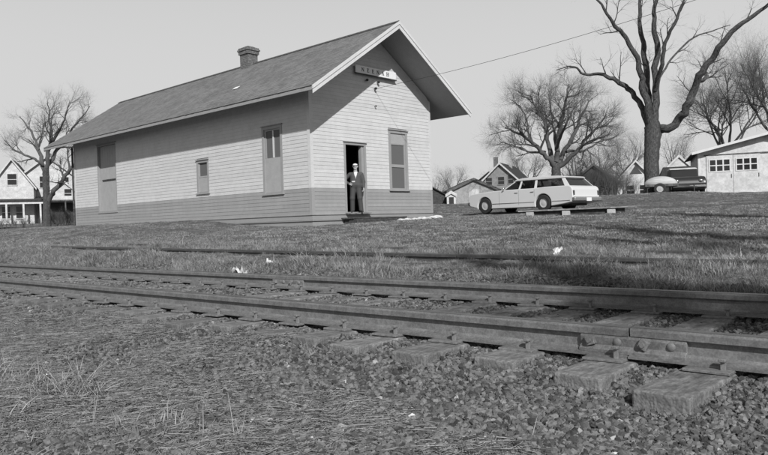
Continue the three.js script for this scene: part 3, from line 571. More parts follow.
{ // short dormant field grass
  const r = makeRng(302), list = []; let tries = 0;
  while (list.length < 110000 && tries++ < 900000) {
    const s = 8.5 + 26 * Math.pow(r(), 1.5), x = 0 - 46 * r(), z = -s;
    if (x > B.x0 - 0.2 && x < B.x1 + 0.15 && s > -B.z0 - 0.1 && s < -B.z1 + 0.1) continue;
    const q = zone(x, z); if (q.drive > 0.4 && r() < 0.93) continue;
    const p = V(x, ground(x, z), z); if (!seen(p, 0.12)) continue;
    const c = fbm(x * 0.3, z * 0.55 + 5, 4); if (r() > sstep(-0.65, 0.15, c)) continue;
    const h = 0.018 + 0.03 * r() + 0.02 * Math.max(0, c);
    list.push({ x, y: p.y - 0.004, z, sx: h * 2.2, sy: h, sz: h * 2.2, ry: r() * 6.3, l: 0.27 * (0.5 + 0.9 * r()) * (1 + 0.5 * c) });
  }
  scatter('field_grass', [tuft(4, 14, 0.9, 0.8, 0.035, false), tuft(5, 14, 1.0, 1.0, 0.03, true)], straw, 'short dormant grass on the open ground before the depot', list);
}
{ // straw lying and standing in the foreground
  const r = makeRng(303), list = [], lying = []; let tries = 0;
  while (list.length < 5000 && tries++ < 200000) {
    const x = 0.4 - 14 * Math.pow(r(), 1.4), s = 0.2 + 2.3 * r(), z = -s, p = V(x, ground(x, z), z); if (!seen(p, 0.15)) continue;
    const c = fbm(x * 0.7 + 20, z * 0.9, 3) + 0.55 * sstep(-1.6, -4, x) - 0.5 * sstep(1.5, 2.3, s) - 0.15;
    if (r() > sstep(-0.25, 0.7, c) * 0.7) continue;
    const h = 0.012 + 0.028 * r() + (r() < 0.012 ? 0.05 : 0);
    list.push({ x, y: p.y - 0.004, z, sx: h * 1.3, sy: h, sz: h * 1.3, ry: r() * 6.3, rx: (r() - 0.5) * 0.9, l: 0.27 * (0.4 + 0.9 * r()) });
  }
  tries = 0;
  while (lying.length < 60000 && tries++ < 700000) {
    const x = 0.2 - 15 * Math.pow(r(), 1.5), s = 0.2 + 2.5 * r(), z = -s, p = V(x, ground(x, z), z); if (!seen(p, 0.15)) continue;
    const c = fbm(x * 0.6 + 50, z * 0.8, 3) + 0.5 * sstep(-0.9, -3, x) - 0.45 * sstep(1.6, 2.4, s) - 0.05;
    if (r() > sstep(-0.1, 0.45, c)) continue;
    const L = 0.03 + 0.15 * r() * r();
    lying.push({ x, y: p.y + 0.004 + 0.016 * r(), z, sx: 1, sy: L, sz: 1, rx: Math.PI / 2 + (r() - 0.5) * 0.35, ry: 0.9 + (r() - 0.5) * 2.4, l: 0.33 * (0.3 + 1.0 * r()) });
  }
  scatter('foreground_grass', [tuft(6, 7, 0.5, 0.9, 0.02, false), tuft(7, 6, 0.7, 1.5, 0.02, true)], straw, 'withered grass standing in the foreground gravel', list);
  const st = tube([V(0, 0, 0), V(0.004, 0.5, 0), V(0, 1, 0.0)], [0.0016, 0.0014, 0.0006], 3);
  scatter('straw_litter', [st], straw, 'loose dry straws lying over the foreground gravel', lying);
}
{ // the dead clump at lower left and a few tall stalks
  const mk = (name, label, x, z, n, hgt, spr, seed, bent) => {
    const r = makeRng(seed), b = newBuf(), y = ground(x, z) - 0.01;
    for (let k = 0; k < n; k++) {
      const a = r() * 6.283, o = spr * Math.sqrt(r()), L = hgt * (0.25 + 0.75 * r()), px = Math.cos(a) * o, pz = Math.sin(a) * o * 0.7, la = bent > 0.5 ? 0.6 + 1.6 * (r() - 0.5) + (r() < 0.4 ? Math.PI : 0) : r() * 6.283;
      let tilt = (0.3 + 1.0 * r()) * bent; const kink = r() < 0.5 * bent ? 1 + Math.floor(r() * 3) : 9, pts = [V(px, 0, pz)];
      for (let i = 1; i <= 5; i++) { tilt += i === kink ? 0.9 + 0.8 * r() : 0.10 * bent; const q = pts[i - 1], st = L / 5; pts.push(V(q.x + Math.cos(la) * Math.sin(tilt) * st, Math.max(0.004, q.y + Math.cos(tilt) * st), q.z + Math.sin(la) * Math.sin(tilt) * st)); }
      const w = 0.0011 + 0.0014 * r(); tubeInto(b, pts, [w, w, w * 0.9, w * 0.8, w * 0.6, w * 0.3], 3);
    }
    const o = thing(name, label, 'grass', [x, y, z]); part('stalks', bufGeo(b), mat(0.33 + 0.05 * r(), 0.9), o);
  };
  mk('dead_grass_clump', 'large clump of dead bent grass at the lower left', -3.3, -1.38, 330, 0.26, 0.22, 401, 1);
  mk('dead_grass_clump', 'smaller pale grass clump left of the large one', -3.85, -1.2, 200, 0.22, 0.3, 402, 1);
  [[-2.02, -1.42, .2], [-2.15, -1.35, .16], [-2.75, -1.25, .17], [-1.2, -1.95, .14]].forEach(([x, z, h], i) => mk('grass_stalk', ['tall thin pale stalk rising from the foreground straw at centre left', 'shorter thin stalk beside the tall pale one', 'thin stalk right of the large dead clump', 'bent straw stalk in the gravel at lower right'][i], x, z, 3, h, 0.02, 410 + i, 0.25));
}
[[342, 427, .028], [352, 358, .026], [380, 397, .024], [446, 419, .02], [258, 292, .03], [283, 355, .02], [210, 320, .02]].forEach(([px, py, r], i) => {
  const a = at(px, py, 1), d = a.sub(EYE), t = (-0.235 - EYE.y) / d.y, p = EYE.clone().addScaledVector(d, t); if (i === 4) return; const y = ground(p.x, p.z);
  const o = part('pale_pebble', ROCK[i % 3], M.stone); o.position.set(p.x, y + r * 0.35, p.z); o.scale.set(r, r * 0.8, r * 0.85); o.rotation.y = i;
  tag(o, ['pale rounded pebble nearest the lower edge, left of centre', 'pale pebble in gravel just below the near rail', 'pale pebble among straw in the middle foreground', 'pale pebble at the lower edge right of centre', '', 'small pale pebble in gravel left of centre', 'small pale pebble in gravel at left'][i], 'pebble', 'pale pebbles in the gravel');
});
{ // scraps of paper
  const scrap = (x, z, w, h, label, seed) => { const g = new THREE.PlaneGeometry(w, h, 8, 8), p = g.attributes.position, nn = createNoise2D(makeRng(seed)); for (let i = 0; i < p.count; i++) p.setXYZ(i, p.getX(i) * (0.75 + 0.35 * nn(p.getY(i) / h * 2.3, 4)), p.getY(i) * (0.7 + 0.4 * nn(p.getX(i) / w * 2.3, 9)), 0.5 * w * nn(p.getX(i) / w * 1.8, p.getY(i) / h * 1.8) + 0.18 * w * nn(p.getX(i) / w * 5, p.getY(i) / h * 5)); g.computeVertexNormals(); const o = part('paper_scrap', g, M.paper); o.rotation.set(-0.9, 0.6, 0.2); o.position.set(x, ground(x, z) + h * 0.4, z); tag(o, label, 'litter', 'paper scraps by the tracks'); };
  const g1 = at(557, 259, 8.1); scrap(g1.x, g1.z, 0.11, 0.13, 'crumpled white paper caught in grass by the side track', 7);
  scrap(-7.35, -5.3, 0.24, 0.10, 'long white paper scrap beside the far rail', 8); scrap(-7.35, -5.75, 0.09, 0.08, 'small white scrap behind the long one by far rail', 9);
}
{ // timber lying on the ground in front of the car
  const a = at(519, 221, 21.6), b = at(636, 219.6, 20.4); a.y = ground(a.x, a.z); b.y = ground(b.x, b.z);
  const o = thing('ground_timber', 'long weathered plank laid on blocks on the grass before the car', 'plank', [a.x, a.y, a.z], Math.atan2(-(b.z - a.z), b.x - a.x));
  const L = a.distanceTo(b); part('stringer', rbox(0.2, L - 0.3, 0.03, 0.165, -0.10, 0.02, 0.01).rotateZ((b.y - a.y) / L), M.wood, o); part('plank', rbox(0, L, 0.17, 0.215, -0.17, 0.15, 0.01).rotateZ((b.y - a.y) / L), M.paleWood, o);
  for (const u of [0.35, L * 0.42, L * 0.8]) part('block', rbox(u - 0.12, u + 0.12, -0.1, 0.165, -0.13, 0.13, 0.02), u < 3 ? M.stone : M.wood, o);
}

// ---------------------------------------------------------------- station wagon
const HUB = mat(0.5, 0.4, { metalness: 0.25 });
function wheel(parent, x, z, r, sgn, capM = HUB) {
  const w = new THREE.Group(); w.name = 'wheel'; w.position.set(x, r, z); parent.add(w);
  const pr = [[r * .56, -.09], [r * .9, -.10], [r, -.07], [r, .07], [r * .9, .10], [r * .56, .09]].map(([a, b]) => new THREE.Vector2(a, b));
  part('tyre', new THREE.LatheGeometry(pr, 28).rotateX(Math.PI / 2), M.rubber, w);
  part('hubcap', new THREE.LatheGeometry([[0, .07], [r * .2, .075], [r * .3, .055], [r * .48, .06], [r * .58, .085], [r * .6, .0]].map(([a, b]) => new THREE.Vector2(a, b)), 24).rotateX(Math.PI / 2).scale(1, 1, sgn), capM, w);
}
{
  const F = V(-17.04, 0, -25.36), R = V(-14.09, 0, -25.08), mid = F.clone().lerp(R, 0.55);
  const yF = ground(F.x, F.z - 0.8), yR = ground(R.x, R.z - 0.8), ang = Math.atan2(-(R.z - F.z), R.x - F.x);
  const c = thing('station_wagon', 'white late sixties station wagon parked beside the depot', 'car', [0, 0, 0], ang);
  const ax = R.clone().sub(F).setY(0).normalize(), out = V(-ax.z, 0, ax.x); // out points to the visible side
  const org = R.clone().addScaledVector(ax, -1.42).addScaledVector(out, -0.80); c.position.set(org.x, (yF + yR) / 2 + 0.0, org.z); c.rotation.z = Math.atan2(yR - yF, 3.0) * 0.9;
  const W = 0.955, s = new THREE.Shape();
  s.moveTo(-2.56, .36); s.lineTo(-2.60, .55); s.lineTo(-2.63, .70); s.quadraticCurveTo(-2.62, .80, -2.45, .83); s.quadraticCurveTo(-1.6, .90, -1.0, .925); s.lineTo(0.2, .93); s.quadraticCurveTo(0.9, .92, 1.3, .955); s.lineTo(2.42, .95); s.quadraticCurveTo(2.56, .93, 2.58, .80); s.lineTo(2.60, .52); s.lineTo(2.55, .36); s.lineTo(2.2, .30);
  s.lineTo(1.66, .24); s.absarc(1.25, .33, .405, -0.22, Math.PI + 0.22, false); s.lineTo(.85, .22); s.lineTo(-1.35, .22); s.absarc(-1.75, .33, .405, -0.27, Math.PI + 0.25, false); s.lineTo(-2.15, .26); s.closePath();
  const ext = (shape, w, bev = 0.045) => new THREE.ExtrudeGeometry(shape, { depth: w * 2 - 2 * bev, bevelEnabled: true, bevelSize: bev * 0.5, bevelThickness: bev, bevelSegments: 3, curveSegments: 20 }).translate(0, 0, -w + bev);
  const body = part('body', ext(s, W, 0.06), M.paintW, c);
  part('floor_pan', box(-2.3, 2.3, .2, .34, -.55, .55), M.black, c);
  for (const x of [-1.75, 1.25]) part('wheel_well', box(x - .42, x + .42, .3, .74, -.8, .8), M.black, c);
  // greenhouse
  const y0 = .93, y1 = 1.335, zb = .885, zt = .69, fx0 = -.88, fx1 = -.22, rx0 = 2.40, rx1 = 2.02;
  const S = (x, t, sg, o = 0) => V(x, lerp(y0, y1, t), sg * (lerp(zb, zt, t) + o));
  const pil = (xb0, xb1, xt0, xt1, sg) => hexa([S(xb0, -.06, sg), S(xb1, -.06, sg), S(xt1, 1, sg), S(xt0, 1, sg), S(xb0, -.06, sg, -.05), S(xb1, -.06, sg, -.05), S(xt1, 1, sg, -.05), S(xt0, 1, sg, -.05)]);
  const gls = (a, b, t0, t1, sg) => hexa([S(a[0], t0, sg, -.02), S(a[1], t0, sg, -.02), S(b[1], t1, sg, -.02), S(b[0], t1, sg, -.02), S(a[0], t0, sg, -.024), S(a[1], t0, sg, -.024), S(b[1], t1, sg, -.024), S(b[0], t1, sg, -.024)]);
  for (const sg of [1, -1]) {
    part('pillar', merge([pil(fx0, fx0 + .07, fx1, fx1 + .07, sg), pil(.0, .075, .03, .095, sg), pil(.79, .90, .74, .83, sg), pil(2.27, rx0 + .08, 1.95, rx1 + .06, sg)]), M.paintW, c);
    part('side_window', gls([fx0 + .07, 0], [fx1 + .07, .03], .02, .98, sg), M.glass, c);
    part('side_window', gls([.075, .79], [.095, .74], .02, .98, sg), M.glass, c);
    part('side_window', gls([.90, 2.27], [.83, 1.95], .02, .98, sg), M.glass, c);
    part('window_trim', merge([hexa([S(fx0 + .05, -.03, sg, .006), S(2.3, -.03, sg, .006), S(2.3, .02, sg, .006), S(fx0 + .05, .02, sg, .006), S(fx0 + .05, -.03, sg, -.01), S(2.3, -.03, sg, -.01), S(2.3, .02, sg, -.01), S(fx0 + .05, .02, sg, -.01)])]), M.chrome, c);
  }
  const cross = (xb, xt, t0, t1, th) => { const p = (x, t, e) => [V(x, lerp(y0, y1, t), lerp(zb, zt, t) - e), V(x, lerp(y0, y1, t), -lerp(zb, zt, t) + e)]; const [a, b] = p(lerp(xb, xt, t0), t0, .06), [d, e] = p(lerp(xb, xt, t1), t1, .06), o = V(th, 0, 0); return hexa([a, b, e, d, a.clone().add(o), b.clone().add(o), e.clone().add(o), d.clone().add(o)]); };
  part('windscreen', cross(fx0, fx1, .02, .98, .005), M.glass, c);
  part('rear_window', cross(rx0 + .05, rx1 + .03, .1, .93, .005), M.glass, c);
  part('tailgate_header', cross(rx0 + .06, rx1 + .04, .9, 1.02, .03), M.paintW, c);
  const rs = new THREE.Shape(); rs.moveTo(-.26, 1.315); rs.quadraticCurveTo(-.1, 1.375, .4, 1.39); rs.lineTo(1.4, 1.385); rs.quadraticCurveTo(1.95, 1.375, 2.12, 1.325); rs.lineTo(2.05, 1.31); rs.closePath();
  part('roof', ext(rs, .74, .06), M.paintW, c);
  part('front_seat', merge([rbox(.0, .5, .4, .62, -.7, .7, .05), rbox(.4, .55, .5, 1.08, -.7, .7, .05)]), M.seat, c);
  part('rear_seat', rbox(1.1, 1.3, .5, 1.0, -.7, .7, .05), M.seat, c);
  part('dashboard', rbox(-.75, -.45, .6, .95, -.8, .8, .04), M.seat, c);
  part('steering_wheel', new THREE.TorusGeometry(.19, .014, 6, 20).rotateY(Math.PI / 2).rotateZ(-.4).translate(-.22, .95, .38), M.black, c);
  // brightwork
  part('front_bumper', rbox(-2.74, -2.60, .36, .52, -.93, .93, .05), M.chrome, c);
  part('rear_bumper', rbox(2.56, 2.74, .34, .53, -.96, .96, .05), M.chrome, c);
  part('side_trim', merge([box(-1.32, .83, .385, .41, W + .001, W + .012), box(1.68, 2.5, .385, .41, W + .001, W + .012)]), M.chrome, c);
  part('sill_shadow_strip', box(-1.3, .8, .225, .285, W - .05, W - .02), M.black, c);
  for (const sg of [1, -1]) {
    part('tail_light', rbox(2.585, 2.625, .56, .78, sg * .86 - .06, sg * .86 + .06, .012), mat(0.04, 0.25), c);
    for (const z of [.62, .80]) part('headlight', cyl(V(-2.66, .62, sg * z), V(-2.6, .62, sg * z), .085, .085, 16), M.chrome, c);
  }
  part('grille', box(-2.665, -2.63, .54, .70, -.5, .5), mat(0.2, 0.4, { metalness: 0.8 }), c);
  part('tailgate_seam', merge([box(2.601, 2.606, .80, .812, -.75, .75), box(2.60, 2.605, .55, .8, .74, .752), box(2.60, 2.605, .55, .8, -.752, -.74)]), M.screen, c);
  part('licence_plate', box(2.742, 2.75, .36, .50, -.17, .17), mat(0.7, 0.6), c);
  const seam = (x, ya, yb) => box(x - .004, x + .004, ya, yb, W + .0008, W + .003);
  for (const [x, ya] of [[-.95, .30], [.06, .30], [.84, .62]]) { const d = part('door_seam', seam(x, ya, .90), M.screen, c); if (x < .5) part('handle', rbox(x + (x < 0 ? .82 : .60), x + (x < 0 ? .98 : .76), .80, .825, W + .002, W + .03, .008), M.chrome, d); }
  part('mirror', merge([cyl(V(-.62, .95, W - .03), V(-.62, 1.0, W + .05), .012), new THREE.SphereGeometry(1, 12, 8).scale(.03, .045, .06).translate(-.62, 1.02, W + .07)]), M.chrome, c);
  part('antenna', cyl(V(-1.0, .93, -.7), V(-.95, 1.55, -.7), .006), M.chrome, c);
  wheel(c, -1.75, .855, .335, 1); wheel(c, 1.25, .855, .335, 1); wheel(c, -1.75, -.855, .335, -1); wheel(c, 1.25, -.855, .335, -1);
}

// ---------------------------------------------------------------- garage and things beside it
const hd = (p) => ground(p.x, p.z);
{
  const a = at(699, 194, 40), b = at(757, 193, 39), dir = b.clone().sub(a).setY(0).normalize(), y = Math.min(hd(a), hd(b)) - 0.05;
  const g = thing('garage', 'small white garage with paired doors and six-pane windows at right', 'garage', [a.x, y, a.z], Math.atan2(-dir.z, dir.x));
  const Wd = 7.2, D = 6, H = 2.42, rise = 0.85, gx = (x) => H + rise * (1 - Math.abs(x - Wd / 2) / (Wd / 2));
  const sh = new THREE.Shape([[0, 0], [Wd, 0], [Wd, H], [Wd / 2, H + rise], [0, H]].map(([p, q]) => new THREE.Vector2(p, q)));
  part('wall', merge([new THREE.ExtrudeGeometry(sh, { depth: 0.1, bevelEnabled: false }).translate(0, 0, -0.1), new THREE.ExtrudeGeometry(sh, { depth: 0.1, bevelEnabled: false }).translate(0, 0, -D), box(0, 0.1, 0, H, -D + 0.1, -0.1), box(Wd - 0.1, Wd, 0, H, -D + 0.1, -0.1)].map(metricUV)), M.hWhite, g);
  const roofG = [-1, 1].map((sd) => { const xe = Wd / 2 + sd * (Wd / 2 + 0.35), ye = gx(Wd / 2 + sd * Wd / 2) - 0.35 * rise / (Wd / 2) + 0.02, yr = H + rise + 0.02; return hexa([V(Wd / 2, yr, 0.45), V(xe, ye, 0.45), V(xe, ye, -D - 0.3), V(Wd / 2, yr, -D - 0.3), V(Wd / 2, yr + 0.06, 0.45), V(xe, ye + 0.06, 0.45), V(xe, ye + 0.06, -D - 0.3), V(Wd / 2, yr + 0.06, -D - 0.3)]); });
  const rf = part('roof', merge(roofG), M.roofGrey, g);
  for (const sd of [-1, 1]) { const xe = Wd / 2 + sd * (Wd / 2 + 0.36), ye = H - 0.36 * rise / (Wd / 2) + 0.02; part('rake_board', hexa([V(Wd / 2, H + rise + 0.09, 0.452), V(xe, ye + 0.09, 0.452), V(xe, ye - 0.05, 0.452), V(Wd / 2, H + rise - 0.05, 0.452), V(Wd / 2, H + rise + 0.09, 0.475), V(xe, ye + 0.09, 0.475), V(xe, ye - 0.05, 0.475), V(Wd / 2, H + rise - 0.05, 0.475)]), M.trimWhite, rf); }
  part('door_track', box(0.3, 6.9, 2.24, 2.30, 0.002, 0.06), M.oldWood, g);
  for (const [x0, x1] of [[0.42, 1.77], [1.79, 3.14], [4.06, 5.41], [5.43, 6.78]]) {
    const d = part('door', box(x0, x1, 0.06, 2.22, 0.003, 0.045), M.hWhite, g), w0 = x0 + 0.14, w1 = x1 - 0.14, cols = 3, cw = (w1 - w0) / cols;
    for (let i = 0; i < 3; i++) for (let j = 0; j < 2; j++) part('pane', box(w0 + i * cw + 0.045, w0 + (i + 1) * cw - 0.045, 1.36 + j * 0.34, 1.64 + j * 0.34, 0.046, 0.052), M.pane, d);
    part('sash', merge([...[0, 1, 2, 3].map((i) => box(w0 + i * cw - 0.03, w0 + i * cw + 0.03, 1.32, 2.02, 0.0465, 0.07)), ...[0, 1, 2].map((j) => box(w0 - 0.03, w1 + 0.03, 1.30 + j * 0.34, 1.35 + j * 0.34, 0.0468, 0.068))]), M.trimWhite, d);
    part('handle', box(x1 - 0.1, x1 - 0.07, 0.95, 1.15, 0.046, 0.075), M.wire, d);
  }
  for (let k = 0; k < 3; k++) part('corner_trim', box([0, 0.02, Wd - 0.1][k] - (k < 1 ? 0.012 : 0), [0.1, 0.06, Wd + 0.012][k], 0, H - 0.02, k === 1 ? 0.014 : 0.002, k === 1 ? 0.02 : 0.013), M.trimWhite, g);
}
{ // dark old car with a pale roof
  const p = at(683, 194, 39.2), c = thing('old_car', 'dark old sedan with pale roof parked beside the white garage', 'car', [p.x, hd(p), p.z], 2.05);
  const s = new THREE.Shape(); s.moveTo(-2.1, .35); s.lineTo(-2.15, .62); s.quadraticCurveTo(-2.1, .92, -1.7, .95); s.lineTo(-.7, 1.02); s.lineTo(1.5, 1.02); s.quadraticCurveTo(2.1, .98, 2.2, .6); s.lineTo(2.15, .35); s.lineTo(1.65, .3); s.absarc(1.3, .34, .38, -.1, Math.PI + .1, false); s.lineTo(-1.0, .3); s.absarc(-1.38, .34, .38, -.1, Math.PI + .1, false); s.closePath();
  part('body', new THREE.ExtrudeGeometry(s, { depth: 1.5, bevelEnabled: true, bevelSize: .05, bevelThickness: .1, bevelSegments: 3, curveSegments: 14 }).translate(0, 0, -.75), M.paintD, c);
  const cs = new THREE.Shape(); cs.moveTo(-.75, 1.03); cs.lineTo(-.35, 1.46); cs.lineTo(.9, 1.46); cs.lineTo(1.45, 1.03); cs.closePath();
  const cabin = part('cabin', new THREE.ExtrudeGeometry(cs, { depth: 1.2, bevelEnabled: true, bevelSize: .02, bevelThickness: .08, bevelSegments: 2 }).translate(0, 0, -.6), M.paintD, c);
  part('window', merge([1, -1].map((q) => hexa([V(-.55, 1.08, q * .682), V(1.2, 1.08, q * .682), V(.82, 1.42, q * .682), V(-.3, 1.42, q * .682), V(-.55, 1.08, q * .686), V(1.2, 1.08, q * .686), V(.82, 1.42, q * .686), V(-.3, 1.42, q * .686)]))), M.pane, cabin);
  const rr = new THREE.Shape(); rr.moveTo(-.42, 1.47); rr.quadraticCurveTo(.2, 1.66, 1.0, 1.48); rr.closePath();
  part('roof', new THREE.ExtrudeGeometry(rr, { depth: 1.24, bevelEnabled: true, bevelSize: .02, bevelThickness: .08, bevelSegments: 2, curveSegments: 12 }).translate(0, 0, -.62), M.hWhite, c);
  part('bumper', merge([rbox(-2.32, -2.2, .4, .52, -.82, .82, .03), rbox(2.24, 2.36, .4, .52, -.82, .82, .03)]), M.chrome, c);
  for (const q of [1, -1]) { part('headlight', new THREE.SphereGeometry(.11, 14, 10).translate(-2.15, .75, q * .58), M.chrome, c); wheel(c, -1.38, q * .76, .34, q); wheel(c, 1.3, q * .76, .34, q); }
}
{ // cart under a pale cover
  const p = at(661, 196.5, 36.6), c = thing('utility_trailer', 'small wheeled trailer with pale cover beside the big tree', 'trailer', [p.x, hd(p), p.z], 0.45);
  part('bed', rbox(-.8, .8, .42, .56, -.55, .55, .02), M.oldWood, c);
  part('cover', new THREE.SphereGeometry(1, 20, 10, 0, Math.PI * 2, 0, Math.PI / 2).scale(.82, .42, .56).translate(0, .56, 0), mat(0.5, 0.9, { map: T.stucco }), c);
  part('tongue', beam(V(.8, .48, 0), V(1.75, .35, 0), .07, .07), M.wire, c); part('jack_post', cyl(V(1.6, 0, 0), V(1.6, .5, 0), .035), M.wire, c);
  for (const q of [1, -1]) wheel(c, -.1, q * .63, .3, q, M.stone);
  for (const q of [1, -1]) part('leg', cyl(V(-.7, 0, q * .45), V(-.7, .45, q * .45), .03), M.wire, c);
}

// ---------------------------------------------------------------- houses and sheds
function windowOn(parent, x, y, w, h, z, m = M.hWhite, bars = true) { // on a wall facing +z
  const f = part('window', merge([box(x - w / 2 - .09, x - w / 2, y - .09, y + h + .09, z, z + .05), box(x + w / 2, x + w / 2 + .09, y - .09, y + h + .09, z, z + .05), box(x - w / 2, x + w / 2, y + h, y + h + .09, z, z + .05), box(x - w / 2, x + w / 2, y - .09, y, z, z + .07)]), m, parent);
  part('pane', box(x - w / 2, x + w / 2, y, y + h, z + .004, z + .015), M.pane, f);
  if (bars) part('sash_bar', merge([box(x - w / 2, x + w / 2, y + h / 2 - .03, y + h / 2 + .03, z + .016, z + .035)]), m, f);
  return f;
}
function gabled(parent, W, D, H, rise, mw, mr, trim, o = [0, 0, 0], ov = 0.35, name = ['wall', 'roof']) { // gable end faces +z, centred on o
  const [ox, oy, oz] = o, sh = new THREE.Shape([[-W / 2, 0], [W / 2, 0], [W / 2, H], [0, H + rise], [-W / 2, H]].map(([a, b]) => new THREE.Vector2(a, b)));
  const wall = part(name[0], metricUV(new THREE.ExtrudeGeometry(sh, { depth: D, bevelEnabled: false })).translate(ox, oy, oz - D), mw, parent);
  const k = rise / (W / 2);
  const rf = part(name[1], merge([-1, 1].map((s) => { const xe = s * (W / 2 + ov), ye = H - ov * k; return hexa([V(0, H + rise + .02, ov), V(xe, ye + .02, ov), V(xe, ye + .02, -D - ov), V(0, H + rise + .02, -D - ov), V(0, H + rise + .16, ov), V(xe, ye + .16, ov), V(xe, ye + .16, -D - ov), V(0, H + rise + .16, -D - ov)]); })).translate(ox, oy, oz), mr, parent);
  if (trim) for (const s of [-1, 1]) { const xe = s * (W / 2 + ov + .02), ye = H - (ov + .02) * k; part('rake_board', hexa([V(0, H + rise + .17, ov + .004), V(xe, ye + .17, ov + .004), V(xe, ye - .08, ov + .004), V(0, H + rise - .08, ov + .004), V(0, H + rise + .17, ov + .05), V(xe, ye + .17, ov + .05), V(xe, ye - .08, ov + .05), V(0, H + rise - .08, ov + .05)]).translate(ox, oy, oz), trim, rf); }
  return { wall, roof: rf };
}
const faceCam = (p) => Math.atan2(-p.x, -p.z); // heading that turns a +z front towards the tracks' viewer
{ // pale gabled house beyond the wagon
  const p = at(501, 200, 90), h = thing('gabled_house', 'pale stucco house with dark gable windows behind the low shed', 'house', [p.x, hd(p) - 0.1, p.z], faceCam(p) - 0.25);
  const y = hd(p) - 0.1, top = at(500, 163, 90).y - y;
  const g = gabled(h, 5.6, 8, top - 2.7, 2.6, M.hGrey, M.roofDark, M.hWhite);
  windowOn(g.wall, -1.5, top - 2.75, .8, .9, 0.01, M.hGrey); windowOn(g.wall, .1, top - 2.75, .8, .95, 0.01, M.hGrey, true); windowOn(g.wall, 1.35, top - 2.7, .7, 1.1, 0.01, M.hGrey);
  const w = gabled(h, 6, 5, top - 2.9, 2.2, M.hGrey, M.roofDark, null, [-3.2, 0, -6.5], .3, ['wing_wall', 'wing_roof']);
  part('chimney', rbox(-.25, .25, top - 1.2, top + .9, -.25, .25, .02).translate(-.9, 0, -1.4), M.brick, g.roof);
  part('chimney', rbox(-.2, .2, top - 1, top + .55, -.2, .2, .02).translate(.4, 0, -4), M.stone, g.roof);
}
{ // low pale shed
  const p = at(474, 206, 66), y = hd(p) - 0.1, top = at(476, 178.5, 66).y - y, h = thing('low_shed', 'low pale shed with shallow gable left of the wagon', 'shed', [p.x, y, p.z], faceCam(p) + 0.18);
  const g = gabled(h, 4.7, 5, top - 1.15, 1.05, mat(0.36, 0.9, { map: T.stucco }), M.roofDark, M.oldWood, [0, 0, 0], .2);
  part('door', box(-.5, .5, .05, 1.5, .01, .05), mat(0.55, 0.9, { map: T.stucco }), g.wall);
}
{ // dark lean-to and white privy between depot and shed
  const p = at(440, 207, 58), y = hd(p) - 0.1, h = thing('dark_shed', 'dark weathered lean-to shed showing past the depot corner', 'shed', [p.x, y, p.z], faceCam(p));
  const top = at(436, 187.5, 58).y - y;
  part('wall', hexa([V(-2.2, 0, 0), V(.8, 0, 0), V(.8, top - .85, 0), V(-2.2, top + .9, 0), V(-2.2, 0, -3), V(.8, 0, -3), V(.8, top - .85, -3), V(-2.2, top + .9, -3)]), mat(0.09, 0.9, { map: T.wood }), h);
  part('roof', hexa([V(-2.4, top + 1.05, .2), V(1.0, top - .93, .2), V(1.0, top - .93, -3.2), V(-2.4, top + 1.05, -3.2), V(-2.4, top + 1.13, .2), V(1.0, top - .85, .2), V(1.0, top - .85, -3.2), V(-2.4, top + 1.13, -3.2)]), M.black, h);
  for (let k = 0; k < 7; k++) part('plank', box(-2.1 + k * .41, -1.71 + k * .41, .02, top - .9 + .58 * (6 - k) * .41, .002, .02), M.wood, h);
  const q = at(451.5, 207, 57), qy = hd(q) - 0.1, w = thing('white_privy', 'tiny white outbuilding with dark leaning door beside the low shed', 'shed', [q.x, qy, q.z], faceCam(q));
  const qt = at(451, 192, 57).y - qy, gg = gabled(w, .72, .9, qt - .28, .22, M.hWhite, M.roofDark, M.hWhite, [0, 0, 0], .08);
  part('door', box(-.18, .2, .05, qt - .42, .01, .03), M.black, gg.wall);
}
{ // dark house behind the thicket
  const p = at(594, 196, 72), y = hd(p) - 0.1, top = at(594, 164, 72).y - y, h = thing('dark_house', 'dark gabled house half hidden by brush behind the wagon', 'house', [p.x, y, p.z], faceCam(p) + 0.05);
  const g = gabled(h, 4.6, 7, top - 1.9, 1.8, M.hDark, M.roofDark, M.oldWood); windowOn(g.wall, -.9, 1.0, .8, 1.1, .01, M.hGrey); windowOn(g.wall, .9, 1.0, .8, 1.1, .01, M.hGrey);
  part('stovepipe', cyl(V(-1.9, top - 1.5, -1), V(-1.9, top + .4, -1), .12), M.stone, g.roof);
}
{ // white gable behind the big tree
  const p = at(638, 196, 78), y = hd(p) - 0.1, top = at(635, 160.5, 78).y - y, h = thing('white_house', 'white house with steep dark gable left of the big tree', 'house', [p.x, y, p.z], faceCam(p) + 0.1);
  const g = gabled(h, 4.0, 8, top - 2.3, 2.2, M.hWhite, M.roofGrey, M.hWhite, [-.2, 0, 0], .3);
  part('gable_panel', hexa([V(-.85, top - 1.5, .01), V(.5, top - 1.5, .01), V(-.15, top - .6, .01), V(-.25, top - .6, .01), V(-.85, top - 1.5, .03), V(.5, top - 1.5, .03), V(-.15, top - .6, .03), V(-.25, top - .6, .03)]), M.hDark, g.wall);
  windowOn(g.wall, -.8, .6, .8, 1.0, .01, M.hWhite); windowOn(g.wall, .6, .6, .8, 1.0, .01, M.hWhite);
  const q = at(624, 197, 60), f = thing('low_wall', 'low whitewashed wall at the grass edge behind the wagon', 'wall', [q.x, hd(q), q.z], faceCam(q));
  for (let k = 0; k < 5; k++) { const b = part('stone', ROCK[k % 3], mat(0.6, 0.9, { map: T.stucco }), f); b.position.set(-1.0 + k * .5, .08, 0); b.scale.set(.3, .2, .2); b.rotation.y = k * 2.1; }
}
